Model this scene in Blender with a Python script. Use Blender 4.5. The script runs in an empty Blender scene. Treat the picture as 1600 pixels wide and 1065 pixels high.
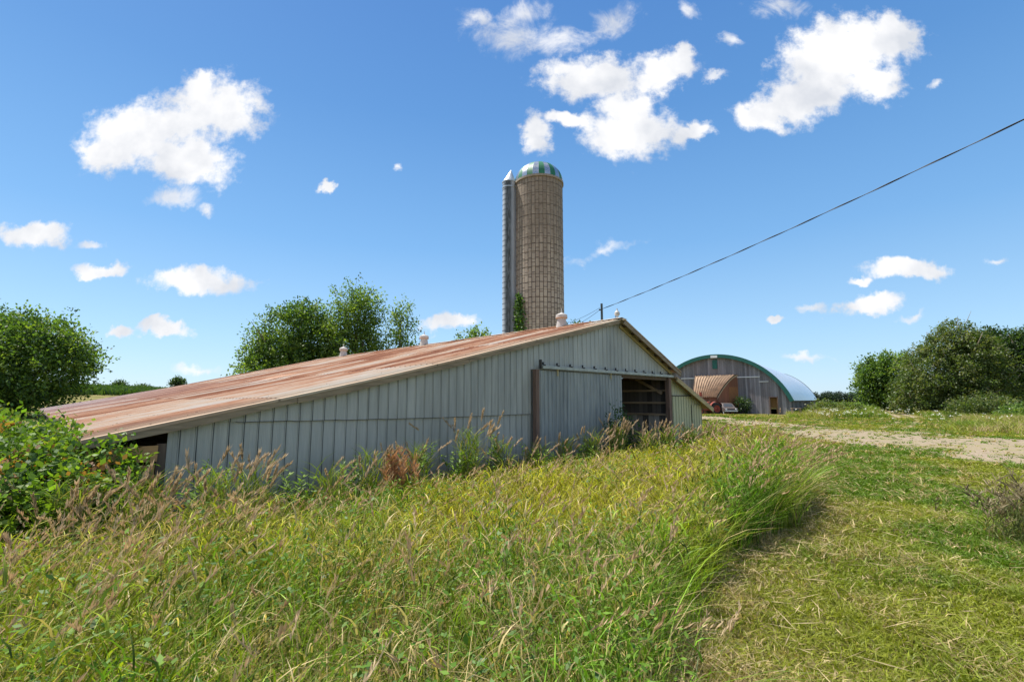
import bpy, math, random
import numpy as np
from mathutils import Vector, Matrix

random.seed(7)
RNG = np.random.default_rng(11)
S = bpy.context.scene
COL = S.collection
R = math.radians

# ------------------------------------------------------------------ camera
EYE = 1.75
cam_d = bpy.data.cameras.new('camera')
cam = bpy.data.objects.new('camera', cam_d)
COL.objects.link(cam)
cam.location = (0, 0, EYE)
cam.rotation_euler = (R(90 + 6.94), 0, 0)
cam_d.sensor_width = 36.0
cam_d.lens = 752.0 / 1600.0 * 36.0
cam_d.clip_start = 0.05
cam_d.clip_end = 6000
S.camera = cam

# ------------------------------------------------------------------ light
SUN_EL = 62.0
SUN_AZ = math.atan2(-0.90, 0.42)          # compass style, from +Y towards +X
sv = Vector((math.sin(SUN_AZ) * math.cos(R(SUN_EL)), math.cos(SUN_AZ) * math.cos(R(SUN_EL)), math.sin(R(SUN_EL))))
sun_d = bpy.data.lights.new('sun', 'SUN')
sun_d.energy = 4.3
sun_d.angle = R(0.53)
sun_d.color = (1.0, 0.955, 0.88)
sun = bpy.data.objects.new('sun', sun_d)
COL.objects.link(sun)
sun.location = (-40, -30, 80)
sun.rotation_euler = (-sv).to_track_quat('-Z', 'Y').to_euler()

S.view_settings.view_transform = 'Standard'
S.view_settings.look = 'None'
S.view_settings.exposure = 0.80
S.view_settings.gamma = 1.0
S.view_settings.use_curve_mapping = False
S.render.engine = 'CYCLES'
S.cycles.max_bounces = 6
S.cycles.diffuse_bounces = 3
S.cycles.glossy_bounces = 3
S.cycles.transmission_bounces = 4
S.cycles.transparent_max_bounces = 4

# ------------------------------------------------------------------ sky with clouds (world)
W = bpy.data.worlds.new('World')
S.world = W
W.use_nodes = True
wt = W.node_tree
for n in list(wt.nodes):
    wt.nodes.remove(n)


class NT:
    """small helper to write node trees"""
    def __init__(self, tree):
        self.t = tree

    def n(self, kind, **kw):
        nd = self.t.nodes.new(kind)
        for k, v in kw.items():
            setattr(nd, k, v)
        return nd

    def l(self, a, b):
        self.t.links.new(a, b)

    def put(self, sock, v):
        if hasattr(v, 'is_output') or isinstance(v, bpy.types.NodeSocket):
            self.l(v, sock)
        else:
            sock.default_value = v

    def math(self, op, a, b=0.0, c=None, clamp=False):
        nd = self.n('ShaderNodeMath', operation=op, use_clamp=clamp)
        self.put(nd.inputs[0], a)
        self.put(nd.inputs[1], b)
        if c is not None:
            self.put(nd.inputs[2], c)
        return nd.outputs[0]

    def vmath(self, op, a, b=None):
        nd = self.n('ShaderNodeVectorMath', operation=op)
        self.put(nd.inputs[0], a)
        if b is not None:
            self.put(nd.inputs[1], b)
        return nd.outputs['Value'] if op in ('LENGTH', 'DOT_PRODUCT') else nd.outputs[0]

    def noise(self, vec, scale, detail=4.0, rough=0.55, dims='3D', dist=0.0):
        nd = self.n('ShaderNodeTexNoise', noise_dimensions=dims)
        if vec is not None:
            self.l(vec, nd.inputs['Vector'])
        nd.inputs['Scale'].default_value = scale
        nd.inputs['Detail'].default_value = detail
        nd.inputs['Roughness'].default_value = rough
        nd.inputs['Distortion'].default_value = dist
        return nd

    def ramp(self, fac, stops, interp='LINEAR'):
        nd = self.n('ShaderNodeValToRGB')
        cr = nd.color_ramp
        cr.interpolation = interp
        while len(cr.elements) < len(stops):
            cr.elements.new(0.5)
        for e, (p, c) in zip(cr.elements, stops):
            e.position = p
            e.color = (c[0], c[1], c[2], 1) if not isinstance(c, (int, float)) else (c, c, c, 1)
        self.put(nd.inputs[0], fac)
        return nd.outputs[0]

    def mix(self, fac, a, b, blend='MIX'):
        nd = self.n('ShaderNodeMix', data_type='RGBA', blend_type=blend)
        self.put(nd.inputs['Factor'], fac)
        for key, v in (('A', a), ('B', b)):
            s = [i for i in nd.inputs if i.name == key and i.type == 'RGBA'][0]
            if isinstance(v, (tuple, list)):
                s.default_value = (v[0], v[1], v[2], 1)
            else:
                self.put(s, v)
        return [o for o in nd.outputs if o.type == 'RGBA'][0]

    def maprange(self, v, a, b, c=0.0, d=1.0, smooth=False):
        nd = self.n('ShaderNodeMapRange', interpolation_type='SMOOTHSTEP' if smooth else 'LINEAR')
        self.put(nd.inputs['Value'], v)
        for k, x in (('From Min', a), ('From Max', b), ('To Min', c), ('To Max', d)):
            nd.inputs[k].default_value = x
        return nd.outputs[0]

    def mapping(self, vec, loc=(0, 0, 0), rot=(0, 0, 0), scale=(1, 1, 1), kind='POINT'):
        nd = self.n('ShaderNodeMapping', vector_type=kind)
        self.l(vec, nd.inputs['Vector'])
        nd.inputs['Location'].default_value = loc
        nd.inputs['Rotation'].default_value = rot
        nd.inputs['Scale'].default_value = scale
        return nd.outputs[0]


FPX, HZN = 752.0, 624.0
PITCH = math.atan((HZN - 532.5) / FPX)


def sky_uv(px, py):
    """direction in the sky as (east/north, up/north) slopes"""
    x, y, z = px - 800, FPX, 532.5 - py
    yy = y * math.cos(PITCH) - z * math.sin(PITCH)
    zz = y * math.sin(PITCH) + z * math.cos(PITCH)
    return x / yy, zz / yy


SKY_STRENGTH = 0.13
w = NT(wt)
out = w.n('ShaderNodeOutputWorld')
bg = w.n('ShaderNodeBackground')
bg.inputs['Strength'].default_value = SKY_STRENGTH
w.l(bg.outputs[0], out.inputs['Surface'])
sky = w.n('ShaderNodeTexSky')
sky.sky_type = 'NISHITA'
sky.sun_disc = False
sky.sun_elevation = R(SUN_EL)
sky.sun_rotation = SUN_AZ
sky.altitude = 300
sky.air_density = 1.0
sky.dust_density = 0.35
sky.ozone_density = 2.2
tc = w.n('ShaderNodeTexCoord')
sep = w.n('ShaderNodeSeparateXYZ')
w.l(tc.outputs['Generated'], sep.inputs[0])
ypos = w.math('MAXIMUM', sep.outputs[1], 0.02)
uu = w.math('DIVIDE', sep.outputs[0], ypos)
vv = w.math('DIVIDE', sep.outputs[2], ypos)
comb = w.n('ShaderNodeCombineXYZ')
w.l(uu, comb.inputs[0])
w.l(vv, comb.inputs[1])
uv = comb.outputs[0]
# ragged edges: displace the lookup with noise
d1 = w.noise(uv, 9.0, 6.0, 0.6)
dv = w.vmath('SUBTRACT', d1.outputs['Color'], (0.5, 0.5, 0.5))
dvs = w.n('ShaderNodeVectorMath', operation='SCALE')
w.l(dv, dvs.inputs[0])
dvs.inputs['Scale'].default_value = 0.11
uvd = w.vmath('ADD', uv, dvs.outputs[0])

CUMULUS = [  # clouds with solid bodies: px centre, radii, tilt
    (335, 172, 82, 50, 0), (232, 205, 92, 46, 8), (285, 252, 80, 38, -10), (172, 232, 44, 34, 0), (310, 140, 40, 24, 20),
    (930, 122, 88, 36, 4), (1036, 112, 52, 34, 20), (1070, 84, 22, 20, 30), (975, 165, 52, 30, 0), (985, 208, 82, 38, 0),
    (838, 206, 26, 28, 0), (892, 194, 36, 13, 0), (1082, 206, 40, 15, 14),
    (1312, 92, 96, 62, 20), (1355, 62, 78, 42, 0), (1392, 52, 40, 32, 0), (1252, 152, 84, 38, 24), (1196, 182, 42, 24, 0),
    (1372, 132, 44, 32, 0),
    (50, 366, 54, 21, -4), (155, 420, 42, 12, 4), (306, 440, 80, 23, 0), (262, 521, 40, 12, 0), (188, 526, 23, 10, 0),
    (700, 506, 44, 14, 8), (1420, 420, 60, 17, -4), (1348, 434, 21, 9, 0), (1355, 473, 50, 16, 4), (1210, 496, 18, 7, 0),
    (503, 288, 14, 9, 0),
]
WISPS = [
    (800, 52, 62, 30, -10), (748, 32, 34, 14, -25), (830, 18, 34, 24, 0), (872, 66, 74, 20, 16), (955, 36, 46, 30, 0),
    (272, 308, 50, 15, -4), (322, 324, 14, 9, 0), (1216, 13, 46, 17, 0), (1137, 68, 15, 14, 40), (1110, 124, 20, 7, 0),
    (945, 390, 50, 11, 14), (1275, 480, 24, 8, 0), (1550, 400, 18, 6, 0), (1458, 130, 16, 7, 20), (1424, 487, 30, 7, 10),
    (312, 576, 40, 8, -4), (1080, 15, 20, 12, -40), (621, 262, 9, 8, 0), (1260, 556, 40, 7, 0), (140, 376, 22, 7, 0),
]


def blob_field(blobs):
    acc = None
    for (px, py, rx, ry, tilt) in blobs:
        u0, v0 = sky_uv(px, py)
        u1, _ = sky_uv(px + 1, py)
        _, v1 = sky_uv(px, py - 1)
        su, svv = abs(u1 - u0), abs(v1 - v0)
        m = w.mapping(uvd, (u0, v0, 0), (0, 0, R(tilt)), (rx * su * 1.20, ry * svv * 1.20, 1), 'TEXTURE')
        ln = w.vmath('LENGTH', m)
        acc = ln if acc is None else w.math('SMOOTH_MIN', acc, ln, 0.28)
    return w.math('SUBTRACT', 1.0, acc)


cum = blob_field(CUMULUS)
wis = blob_field(WISPS)
nz = w.noise(uv, 26.0, 8.0, 0.62)
nc = w.math('SUBTRACT', nz.outputs['Fac'], 0.5)
nz2 = w.noise(uv, 12.0, 7.0, 0.66, dist=0.6)
nc2 = w.math('SUBTRACT', nz2.outputs['Fac'], 0.5)
cd = w.maprange(w.math('MULTIPLY_ADD', nc, 1.2, cum), -0.02, 0.50, smooth=True)
wd_ = w.maprange(w.math('MULTIPLY_ADD', nc2, 2.3, wis), 0.0, 1.05, 0.0, 0.85, smooth=True)
dens = w.math('MAXIMUM', cd, wd_)
front = w.maprange(sep.outputs[1], 0.03, 0.12)
above = w.maprange(sep.outputs[2], 0.0, 0.03)
dens = w.math('MULTIPLY', w.math('MULTIPLY', dens, front), above)
# unseen cloud added overhead and behind, its white light lifts the shade
ov = w.noise(w.mapping(tc.outputs['Generated'], scale=(1.0, 1.0, 1.6)), 3.2, 6.0, 0.6)
od = w.maprange(ov.outputs['Fac'], 0.46, 0.58, smooth=True)
om = w.math('MAXIMUM', w.maprange(sep.outputs[1], 0.18, -0.15), w.maprange(sep.outputs[2], 0.80, 0.92))
od = w.math('MULTIPLY', w.math('MULTIPLY', od, om), above)
dens = w.math('MAXIMUM', dens, od)
sh = w.noise(uv, 7.0, 5.0, 0.5)
ccol = w.ramp(sh.outputs['Fac'], [(0.36, (3.2, 3.35, 3.65)), (0.58, (4.65, 4.65, 4.7))])
hs = w.n('ShaderNodeHueSaturation')
hs.inputs['Saturation'].default_value = 1.12
hs.inputs['Value'].default_value = 1.0
w.l(sky.outputs[0], hs.inputs['Color'])
KS = 1.0 / (SKY_STRENGTH * 2 ** 0.80)
elev = w.math('DIVIDE', sep.outputs[2], 0.75, clamp=True)
blue = w.ramp(elev, [(0.0, [x * KS for x in (0.50, 0.73, 0.96)]), (0.16, [x * KS for x in (0.39, 0.655, 0.93)]), (0.40, [x * KS for x in (0.205, 0.465, 0.83)]),
                     (0.70, [x * KS for x in (0.108, 0.31, 0.68)]), (1.0, [x * KS for x in (0.065, 0.215, 0.58)])])
air = w.mix(0.80, hs.outputs[0], blue)
w.l(w.mix(dens, air, ccol), bg.inputs['Color'])


# ------------------------------------------------------------------ helpers
def tag(o, label=None, cat=None, group=None, kind=None):
    if label: o['label'] = label
    if cat: o['category'] = cat
    if group: o['group'] = group
    if kind: o['kind'] = kind
    return o


def thing(name, label, cat, loc=(0, 0, 0), rz=0.0, group=None):
    o = bpy.data.objects.new(name, None)
    o.empty_display_size = 0.3
    COL.objects.link(o)
    o.location = loc
    o.rotation_euler = (0, 0, rz)
    return tag(o, label, cat, group)


class MB:
    def __init__(self):
        self.v, self.f = [], []

    def add(self, verts, faces):
        b = len(self.v)
        self.v += [tuple(x) for x in verts]
        self.f += [tuple(i + b for i in f) for f in faces]

    def box(self, c, s, rot=None):
        x, y, z = s[0] / 2, s[1] / 2, s[2] / 2
        vs = [Vector(p) for p in ((-x, -y, -z), (x, -y, -z), (x, y, -z), (-x, y, -z), (-x, -y, z), (x, -y, z), (x, y, z), (-x, y, z))]
        if rot is not None:
            vs = [rot @ p for p in vs]
        c = Vector(c)
        self.add([p + c for p in vs], [(0, 3, 2, 1), (4, 5, 6, 7), (0, 1, 5, 4), (1, 2, 6, 5), (2, 3, 7, 6), (3, 0, 4, 7)])

    def beam(self, p, q, wd, ht, up=(0, 0, 1)):
        """rectangular bar from p to q"""
        p, q = Vector(p), Vector(q)
        d = (q - p).normalized()
        sd = d.cross(Vector(up)).normalized()
        u = sd.cross(d).normalized()
        vs = []
        for e in (p, q):
            for a, b in ((-1, -1), (1, -1), (1, 1), (-1, 1)):
                vs.append(e + sd * (a * wd / 2) + u * (b * ht / 2))
        self.add(vs, [(0, 1, 2, 3), (7, 6, 5, 4), (0, 4, 5, 1), (1, 5, 6, 2), (2, 6, 7, 3), (3, 7, 4, 0)])

    def tube(self, path, radii, n=10, cap=True):
        path = [Vector(p) for p in path]
        if not isinstance(radii, (list, tuple)):
            radii = [radii] * len(path)
        vs, fs = [], []
        for i, p in enumerate(path):
            a = path[max(i - 1, 0)]
            b = path[min(i + 1, len(path) - 1)]
            d = (b - a).normalized()
            ref = Vector((0, 0, 1)) if abs(d.z) < 0.9 else Vector((1, 0, 0))
            s = d.cross(ref).normalized()
            t = s.cross(d).normalized()
            for k in range(n):
                an = 2 * math.pi * k / n
                vs.append(p + (s * math.cos(an) + t * math.sin(an)) * radii[i])
        for i in range(len(path) - 1):
            for k in range(n):
                k2 = (k + 1) % n
                fs.append((i * n + k, i * n + k2, (i + 1) * n + k2, (i + 1) * n + k))
        if cap:
            fs.append(tuple(range(n))[::-1])
            fs.append(tuple((len(path) - 1) * n + k for k in range(n)))
        self.add(vs, fs)

    def lathe(self, prof, n=24, c=(0, 0, 0)):
        vs, fs = [], []
        for (r, z) in prof:
            for k in range(n):
                an = 2 * math.pi * k / n
                vs.append((c[0] + r * math.cos(an), c[1] + r * math.sin(an), c[2] + z))
        for i in range(len(prof) - 1):
            for k in range(n):
                k2 = (k + 1) % n
                fs.append((i * n + k, i * n + k2, (i + 1) * n + k2, (i + 1) * n + k))
        fs.append(tuple(range(n))[::-1])
        fs.append(tuple((len(prof) - 1) * n + k for k in range(n)))
        self.add(vs, fs)

    def strip(self, rows):
        """grid of points -> quads"""
        m = len(rows[0])
        vs = [p for r in rows for p in r]
        fs = []
        for i in range(len(rows) - 1):
            for k in range(m - 1):
                fs.append((i * m + k, i * m + k + 1, (i + 1) * m + k + 1, (i + 1) * m + k))
        self.add(vs, fs)

    def build(self, name, mat, parent=None, loc=None, smooth=False, bevel=0.0):
        me = bpy.data.meshes.new(name)
        me.from_pydata([tuple(p) for p in self.v], [], self.f)
        me.validate()
        if mat: me.materials.append(mat)
        if smooth:
            me.polygons.foreach_set('use_smooth', [True] * len(me.polygons))
        o = bpy.data.objects.new(name, me)
        COL.objects.link(o)
        if parent: o.parent = parent
        if loc: o.location = loc
        if bevel:
            b = o.modifiers.new('bevel', 'BEVEL')
            b.width = bevel
            b.segments = 2
            b.limit_method = 'ANGLE'
        return o


def np_mesh(name, verts, quads, cols=None, mat=None, parent=None):
    """fast mesh of quads from numpy arrays, one colour per vertex"""
    me = bpy.data.meshes.new(name)
    nv, nf = len(verts), len(quads)
    me.vertices.add(nv)
    me.vertices.foreach_set('co', np.ascontiguousarray(verts, dtype=np.float32).ravel())
    me.loops.add(nf * 4)
    me.loops.foreach_set('vertex_index', np.ascontiguousarray(quads, dtype=np.int32).ravel())
    me.polygons.add(nf)
    me.polygons.foreach_set('loop_start', np.arange(0, nf * 4, 4, dtype=np.int32))
    me.polygons.foreach_set('loop_total', np.full(nf, 4, dtype=np.int32))
    me.update(calc_edges=True)
    if cols is not None:
        at = me.attributes.new('Col', 'FLOAT_COLOR', 'POINT')
        c4 = np.ones((nv, 4), dtype=np.float32)
        c4[:, :3] = cols
        at.data.foreach_set('color', c4.ravel())
    if mat: me.materials.append(mat)
    o = bpy.data.objects.new(name, me)
    COL.objects.link(o)
    if parent: o.parent = parent
    return o


def hash2(ix, iy, seed):
    h = (ix.astype(np.int64) * 374761393 + iy.astype(np.int64) * 668265263 + seed * 974634777) & 0x7fffffff
    h = ((h ^ (h >> 13)) * 1274126177) & 0x7fffffff
    return ((h ^ (h >> 16)) & 0xffff) / 65535.0


def vnoise(x, y, scale=1.0, seed=0, octaves=3):
    x = np.asarray(x, float) * scale
    y = np.asarray(y, float) * scale
    tot, amp, s = 0, 1.0, 0
    for o in range(octaves):
        ix, iy = np.floor(x), np.floor(y)
        fx, fy = x - ix, y - iy
        fx, fy = fx * fx * (3 - 2 * fx), fy * fy * (3 - 2 * fy)
        a, b = hash2(ix, iy, seed + o), hash2(ix + 1, iy, seed + o)
        c, d = hash2(ix, iy + 1, seed + o), hash2(ix + 1, iy + 1, seed + o)
        tot = tot + amp * ((a * (1 - fx) + b * fx) * (1 - fy) + (c * (1 - fx) + d * fx) * fy)
        s += amp
        amp *= 0.5
        x, y = x * 2.03 + 7.1, y * 2.03 + 3.7
    return tot / s


def sstep(a, b, x):
    t = np.clip((x - a) / (b - a), 0, 1)
    return t * t * (3 - 2 * t)


def PX(px, Y):
    """sideways place of something seen near the horizon at a given distance"""
    return (px - 800) / 757.5 * Y


def HT(py, Y):
    return EYE + (HZN - py) / 757.5 * Y


# ------------------------------------------------------------------ materials
def new_mat(name):
    m = bpy.data.materials.new(name)
    m.use_nodes = True
    t = NT(m.node_tree)
    b = m.node_tree.nodes['Principled BSDF']
    return m, t, b


def objco(t):
    return t.n('ShaderNodeTexCoord').outputs['Object']


def mat_plain(name, col, rough=0.7, metal=0.0, var=0.25, scale=6.0, bump=0.1):
    m, t, b = new_mat(name)
    co = objco(t)
    n1 = t.noise(co, scale, 6, 0.6)
    c = t.mix(t.maprange(n1.outputs['Fac'], 0.3, 0.7), tuple(x * (1 - var) for x in col), tuple(min(1, x * (1 + var)) for x in col))
    t.l(c, b.inputs['Base Color'])
    b.inputs['Roughness'].default_value = rough
    b.inputs['Metallic'].default_value = metal
    if bump:
        bp = t.n('ShaderNodeBump')
        bp.inputs['Strength'].default_value = bump
        t.l(t.noise(co, scale * 5, 4).outputs['Fac'], bp.inputs['Height'])
        t.l(bp.outputs[0], b.inputs['Normal'])
    return m


def mat_leaf(name, trans=0.35, gloss=0.06, rough=0.45, tint=(1.2, 1.25, 0.42)):
    """foliage: every leaf carries its own colour, light passes through"""
    m = bpy.data.materials.new(name)
    m.use_nodes = True
    t = NT(m.node_tree)
    for n in list(m.node_tree.nodes):
        m.node_tree.nodes.remove(n)
    o = t.n('ShaderNodeOutputMaterial')
    at = t.n('ShaderNodeAttribute')
    at.attribute_name = 'Col'
    d = t.n('ShaderNodeBsdfDiffuse')
    tr = t.n('ShaderNodeBsdfTranslucent')
    g = t.n('ShaderNodeBsdfGlossy')
    g.inputs['Roughness'].default_value = rough
    g.inputs['Color'].default_value = (0.8, 0.8, 0.8, 1)
    t.l(at.outputs['Color'], d.inputs['Color'])
    tcol = t.mix(1.0, at.outputs['Color'], tint, 'MULTIPLY')
    t.l(tcol, tr.inputs['Color'])
    m1 = t.n('ShaderNodeMixShader')
    m1.inputs[0].default_value = trans
    t.l(d.outputs[0], m1.inputs[1])
    t.l(tr.outputs[0], m1.inputs[2])
    m2 = t.n('ShaderNodeMixShader')
    m2.inputs[0].default_value = gloss
    t.l(m1.outputs[0], m2.inputs[1])
    t.l(g.outputs[0], m2.inputs[2])
    t.l(m2.outputs[0], o.inputs['Surface'])
    return m


def mat_siding(name, col_a, col_b, rust=0.3, rib=0.215, off=0.0):
    """painted galvanised sheet: vertical streaks, chalking, painted shade and dirt along every rib, rust specks"""
    m, t, b = new_mat(name)
    co = objco(t)
    st = t.noise(t.mapping(co, scale=(5.0, 5.0, 0.35)), 2.2, 7, 0.65)
    big = t.noise(t.mapping(co, scale=(1, 1, 0.6)), 0.9, 4, 0.5)
    c = t.mix(t.maprange(st.outputs['Fac'], 0.3, 0.7), col_a, col_b)
    c = t.mix(t.maprange(big.outputs['Fac'], 0.35, 0.7, 0, 0.45), c, tuple(x * 0.72 for x in col_a))
    # sheet to sheet difference
    sx = t.n('ShaderNodeSeparateXYZ')
    t.l(co, sx.inputs[0])
    sheet = t.math('FLOOR', t.math('DIVIDE', t.math('ADD', sx.outputs[0], off), rib * 4))
    wn = t.n('ShaderNodeTexWhiteNoise', noise_dimensions='1D')
    t.l(sheet, wn.inputs['W'])
    c = t.mix(t.maprange(wn.outputs['Value'], 0, 1, 0.0, 0.22), c, tuple(x * 1.35 for x in col_b))
    # dark lines beside ribs: rib shade painted in, together with grime
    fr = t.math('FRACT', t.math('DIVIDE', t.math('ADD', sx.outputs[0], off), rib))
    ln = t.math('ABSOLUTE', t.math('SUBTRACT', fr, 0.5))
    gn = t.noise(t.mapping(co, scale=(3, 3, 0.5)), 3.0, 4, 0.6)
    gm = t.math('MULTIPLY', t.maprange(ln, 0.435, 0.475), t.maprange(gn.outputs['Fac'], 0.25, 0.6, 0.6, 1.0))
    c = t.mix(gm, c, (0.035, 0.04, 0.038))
    # mud splashed up from the ground
    mn = t.noise(co, 4.0, 6, 0.7)
    mz = t.math('ADD', sx.outputs[2], t.math('MULTIPLY', mn.outputs['Fac'], -0.9))
    c = t.mix(t.maprange(mz, 0.25, -0.25, 0, 0.6), c, (0.16, 0.135, 0.10))
    rn = t.noise(t.mapping(co, scale=(7, 7, 1.2)), 3.0, 8, 0.7)
    rm = t.maprange(rn.outputs['Fac'], 0.66, 0.74, 0, rust)
    c = t.mix(rm, c, (0.16, 0.075, 0.035))
    t.l(c, b.inputs['Base Color'])
    b.inputs['Roughness'].default_value = 0.55
    b.inputs['Metallic'].default_value = 0.1
    bp = t.n('ShaderNodeBump')
    bp.inputs['Strength'].default_value = 0.35
    bp.inputs['Distance'].default_value = 0.01
    wv = t.math('SINE', t.math('MULTIPLY', sx.outputs[0], 2 * math.pi / 0.027))
    h = t.math('MULTIPLY_ADD', wv, 0.25, t.noise(co, 2.5, 4).outputs['Fac'])
    t.l(h, bp.inputs['Height'])
    t.l(bp.outputs[0], b.inputs['Normal'])
    return m


def mat_rust_roof(name):
    m, t, b = new_mat(name)
    co = objco(t)                                   # x down the slope, y along the ridge
    sx = t.n('ShaderNodeSeparateXYZ')
    t.l(co, sx.inputs[0])
    st = t.noise(t.mapping(co, scale=(0.35, 5.0, 0.35)), 1.6, 8, 0.68)
    st2 = t.noise(t.mapping(co, scale=(0.9, 14.0, 0.9)), 2.0, 6, 0.7)
    big = t.noise(t.mapping(co, scale=(0.7, 1.0, 1)), 0.42, 4, 0.55)
    v = t.math('ADD', t.math('MULTIPLY', st.outputs['Fac'], 0.55), t.math('MULTIPLY', st2.outputs['Fac'], 0.25))
    v = t.math('ADD', v, t.math('MULTIPLY', big.outputs['Fac'], 0.35))
    # sheets differ: 0.86 m wide sheets laid in courses of 3.2 m
    sh = t.n('ShaderNodeCombineXYZ')
    t.l(t.math('FLOOR', t.math('DIVIDE', sx.outputs[1], 0.86)), sh.inputs[0])
    t.l(t.math('FLOOR', t.math('DIVIDE', sx.outputs[0], 3.2)), sh.inputs[1])
    wn = t.n('ShaderNodeTexWhiteNoise', noise_dimensions='2D')
    t.l(sh.outputs[0], wn.inputs['Vector'])
    v = t.math('ADD', v, t.math('MULTIPLY', t.math('SUBTRACT', wn.outputs['Value'], 0.5), 0.24))
    c = t.ramp(v, [(0.42, (0.58, 0.51, 0.43)), (0.49, (0.58, 0.44, 0.32)), (0.55, (0.54, 0.32, 0.20)), (0.62, (0.43, 0.205, 0.11)), (0.70, (0.27, 0.11, 0.06))])
    # first sheets by the gable end are barely rusted, tan
    edge = t.maprange(sx.outputs[1], -0.35, 1.1, 1, 0)
    c = t.mix(t.math('MULTIPLY', edge, 0.75), c, (0.42, 0.35, 0.25))
    # the far low corner is bare grey-mauve zinc
    far = t.math('MULTIPLY', t.maprange(sx.outputs[1], 8, 21), t.maprange(sx.outputs[0], -2.0, -7.5))
    c = t.mix(t.math('MULTIPLY', far, 0.6), c, (0.42, 0.36, 0.37))
    lap = t.math('ABSOLUTE', t.math('SUBTRACT', t.math('FRACT', t.math('DIVIDE', sx.outputs[0], 3.2)), 0.5))
    c = t.mix(t.maprange(lap, 0.492, 0.497, 0, 0.6), c, (0.10, 0.06, 0.04))
    nl = t.noise(t.mapping(co, scale=(16, 5, 1)), 1.0, 2, 0.5)
    c = t.mix(t.maprange(nl.outputs['Fac'], 0.70, 0.74, 0, 0.5), c, (0.13, 0.07, 0.045))
    t.l(c, b.inputs['Base Color'])
    b.inputs['Roughness'].default_value = 0.8
    b.inputs['Specular IOR Level'].default_value = 0.15
    bp = t.n('ShaderNodeBump')
    bp.inputs['Strength'].default_value = 0.25
    bp.inputs['Distance'].default_value = 0.02
    t.l(st2.outputs['Fac'], bp.inputs['Height'])
    t.l(bp.outputs[0], b.inputs['Normal'])
    return m


def mat_wood(name, col, axis=2, rough=0.85, var=0.45):
    """weathered timber with grain along one axis"""
    m, t, b = new_mat(name)
    co = objco(t)
    sc = [6.0, 6.0, 6.0]
    sc[axis] = 0.5
    g = t.noise(t.mapping(co, scale=tuple(sc)), 3.0, 8, 0.65)
    k = t.noise(co, 1.1, 4, 0.5)
    c = t.mix(t.maprange(g.outputs['Fac'], 0.28, 0.72), tuple(x * (1 - var) for x in col), tuple(min(1, x * (1 + var)) for x in col))
    c = t.mix(t.maprange(k.outputs['Fac'], 0.45, 0.75, 0, 0.4), c, tuple(x * 0.55 for x in col))
    t.l(c, b.inputs['Base Color'])
    b.inputs['Roughness'].default_value = rough
    bp = t.n('ShaderNodeBump')
    bp.inputs['Strength'].default_value = 0.3
    bp.inputs['Distance'].default_value = 0.01
    t.l(g.outputs['Fac'], bp.inputs['Height'])
    t.l(bp.outputs[0], b.inputs['Normal'])
    return m


def mat_planks(name, col, width, axis=0, var=0.5, tint=None):
    """boards of one width side by side along an axis, each its own tone, grain upward"""
    m, t, b = new_mat(name)
    co = objco(t)
    sx = t.n('ShaderNodeSeparateXYZ')
    t.l(co, sx.inputs[0])
    q = t.math('DIVIDE', sx.outputs[axis], width)
    wn = t.n('ShaderNodeTexWhiteNoise', noise_dimensions='1D')
    t.l(t.math('FLOOR', q), wn.inputs['W'])
    g = t.noise(t.mapping(co, scale=(4, 4, 0.35)), 2.5, 8, 0.65)
    f = t.math('ADD', t.math('MULTIPLY', wn.outputs['Value'], 0.55), t.math('MULTIPLY', g.outputs['Fac'], 0.55))
    c = t.mix(t.maprange(f, 0.2, 0.85), tuple(x * (1 - var) for x in col), tuple(min(1, x * (1 + var)) for x in col))
    if tint:
        k = t.noise(t.mapping(co, scale=(1, 1, 0.3)), 0.8, 4)
        c = t.mix(t.maprange(k.outputs['Fac'], 0.45, 0.7, 0, 0.8), c, tint)
    fr = t.math('ABSOLUTE', t.math('SUBTRACT', t.math('FRACT', q), 0.5))
    c = t.mix(t.maprange(fr, 0.455, 0.495, 0, 0.8), c, (0.02, 0.018, 0.015))
    t.l(c, b.inputs['Base Color'])
    b.inputs['Roughness'].default_value = 0.85
    return m


M = {}
M['grass'] = mat_leaf('grass_blades', 0.34, 0.02, 0.5)
M['straw'] = mat_leaf('dry_straw', 0.30, 0.02, 0.5, (1.05, 0.95, 0.8))
M['leaf'] = mat_leaf('tree_leaves', 0.50, 0.03, 0.5)
M['shrubleaf'] = mat_leaf('shrub_leaves', 0.48, 0.03, 0.5)
M['bark'] = mat_wood('bark', (0.14, 0.11, 0.08), 2)
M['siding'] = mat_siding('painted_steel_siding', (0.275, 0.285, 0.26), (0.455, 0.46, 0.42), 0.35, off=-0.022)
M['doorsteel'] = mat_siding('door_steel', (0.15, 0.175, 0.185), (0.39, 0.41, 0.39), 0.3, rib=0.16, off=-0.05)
M['leansteel'] = mat_siding('lean_to_steel', (0.40, 0.41, 0.28), (0.50, 0.50, 0.36), 0.2, rib=0.18, off=-0.03)  # yellow bounce off the sunlit grass painted into the base colour
M['leandoor'] = mat_siding('lean_to_door_steel', (0.36, 0.38, 0.24), (0.50, 0.48, 0.29), 0.15, rib=0.22)  # same yellow grass bounce put into the door colour
M['roof'] = mat_rust_roof('rusted_roof_sheet')
M['rake'] = mat_wood('weathered_rake_board', (0.27, 0.205, 0.13), 0)
M['trim'] = mat_wood('yellowed_trim', (0.42, 0.34, 0.17), 0, var=0.3)
M['darkwood'] = mat_wood('dark_timber', (0.12, 0.085, 0.06), 2)
M['post'] = mat_wood('stained_post', (0.17, 0.105, 0.075), 2)
M['girt'] = mat_wood('girt_timber', (0.40, 0.29, 0.19), 1)
M['tanwood'] = mat_wood('raw_tan_timber', (0.50, 0.29, 0.12), 0, var=0.25)
M['vent'] = mat_plain('vent_paint', (0.47, 0.44, 0.40), 0.6, 0, 0.12, 5)
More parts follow.
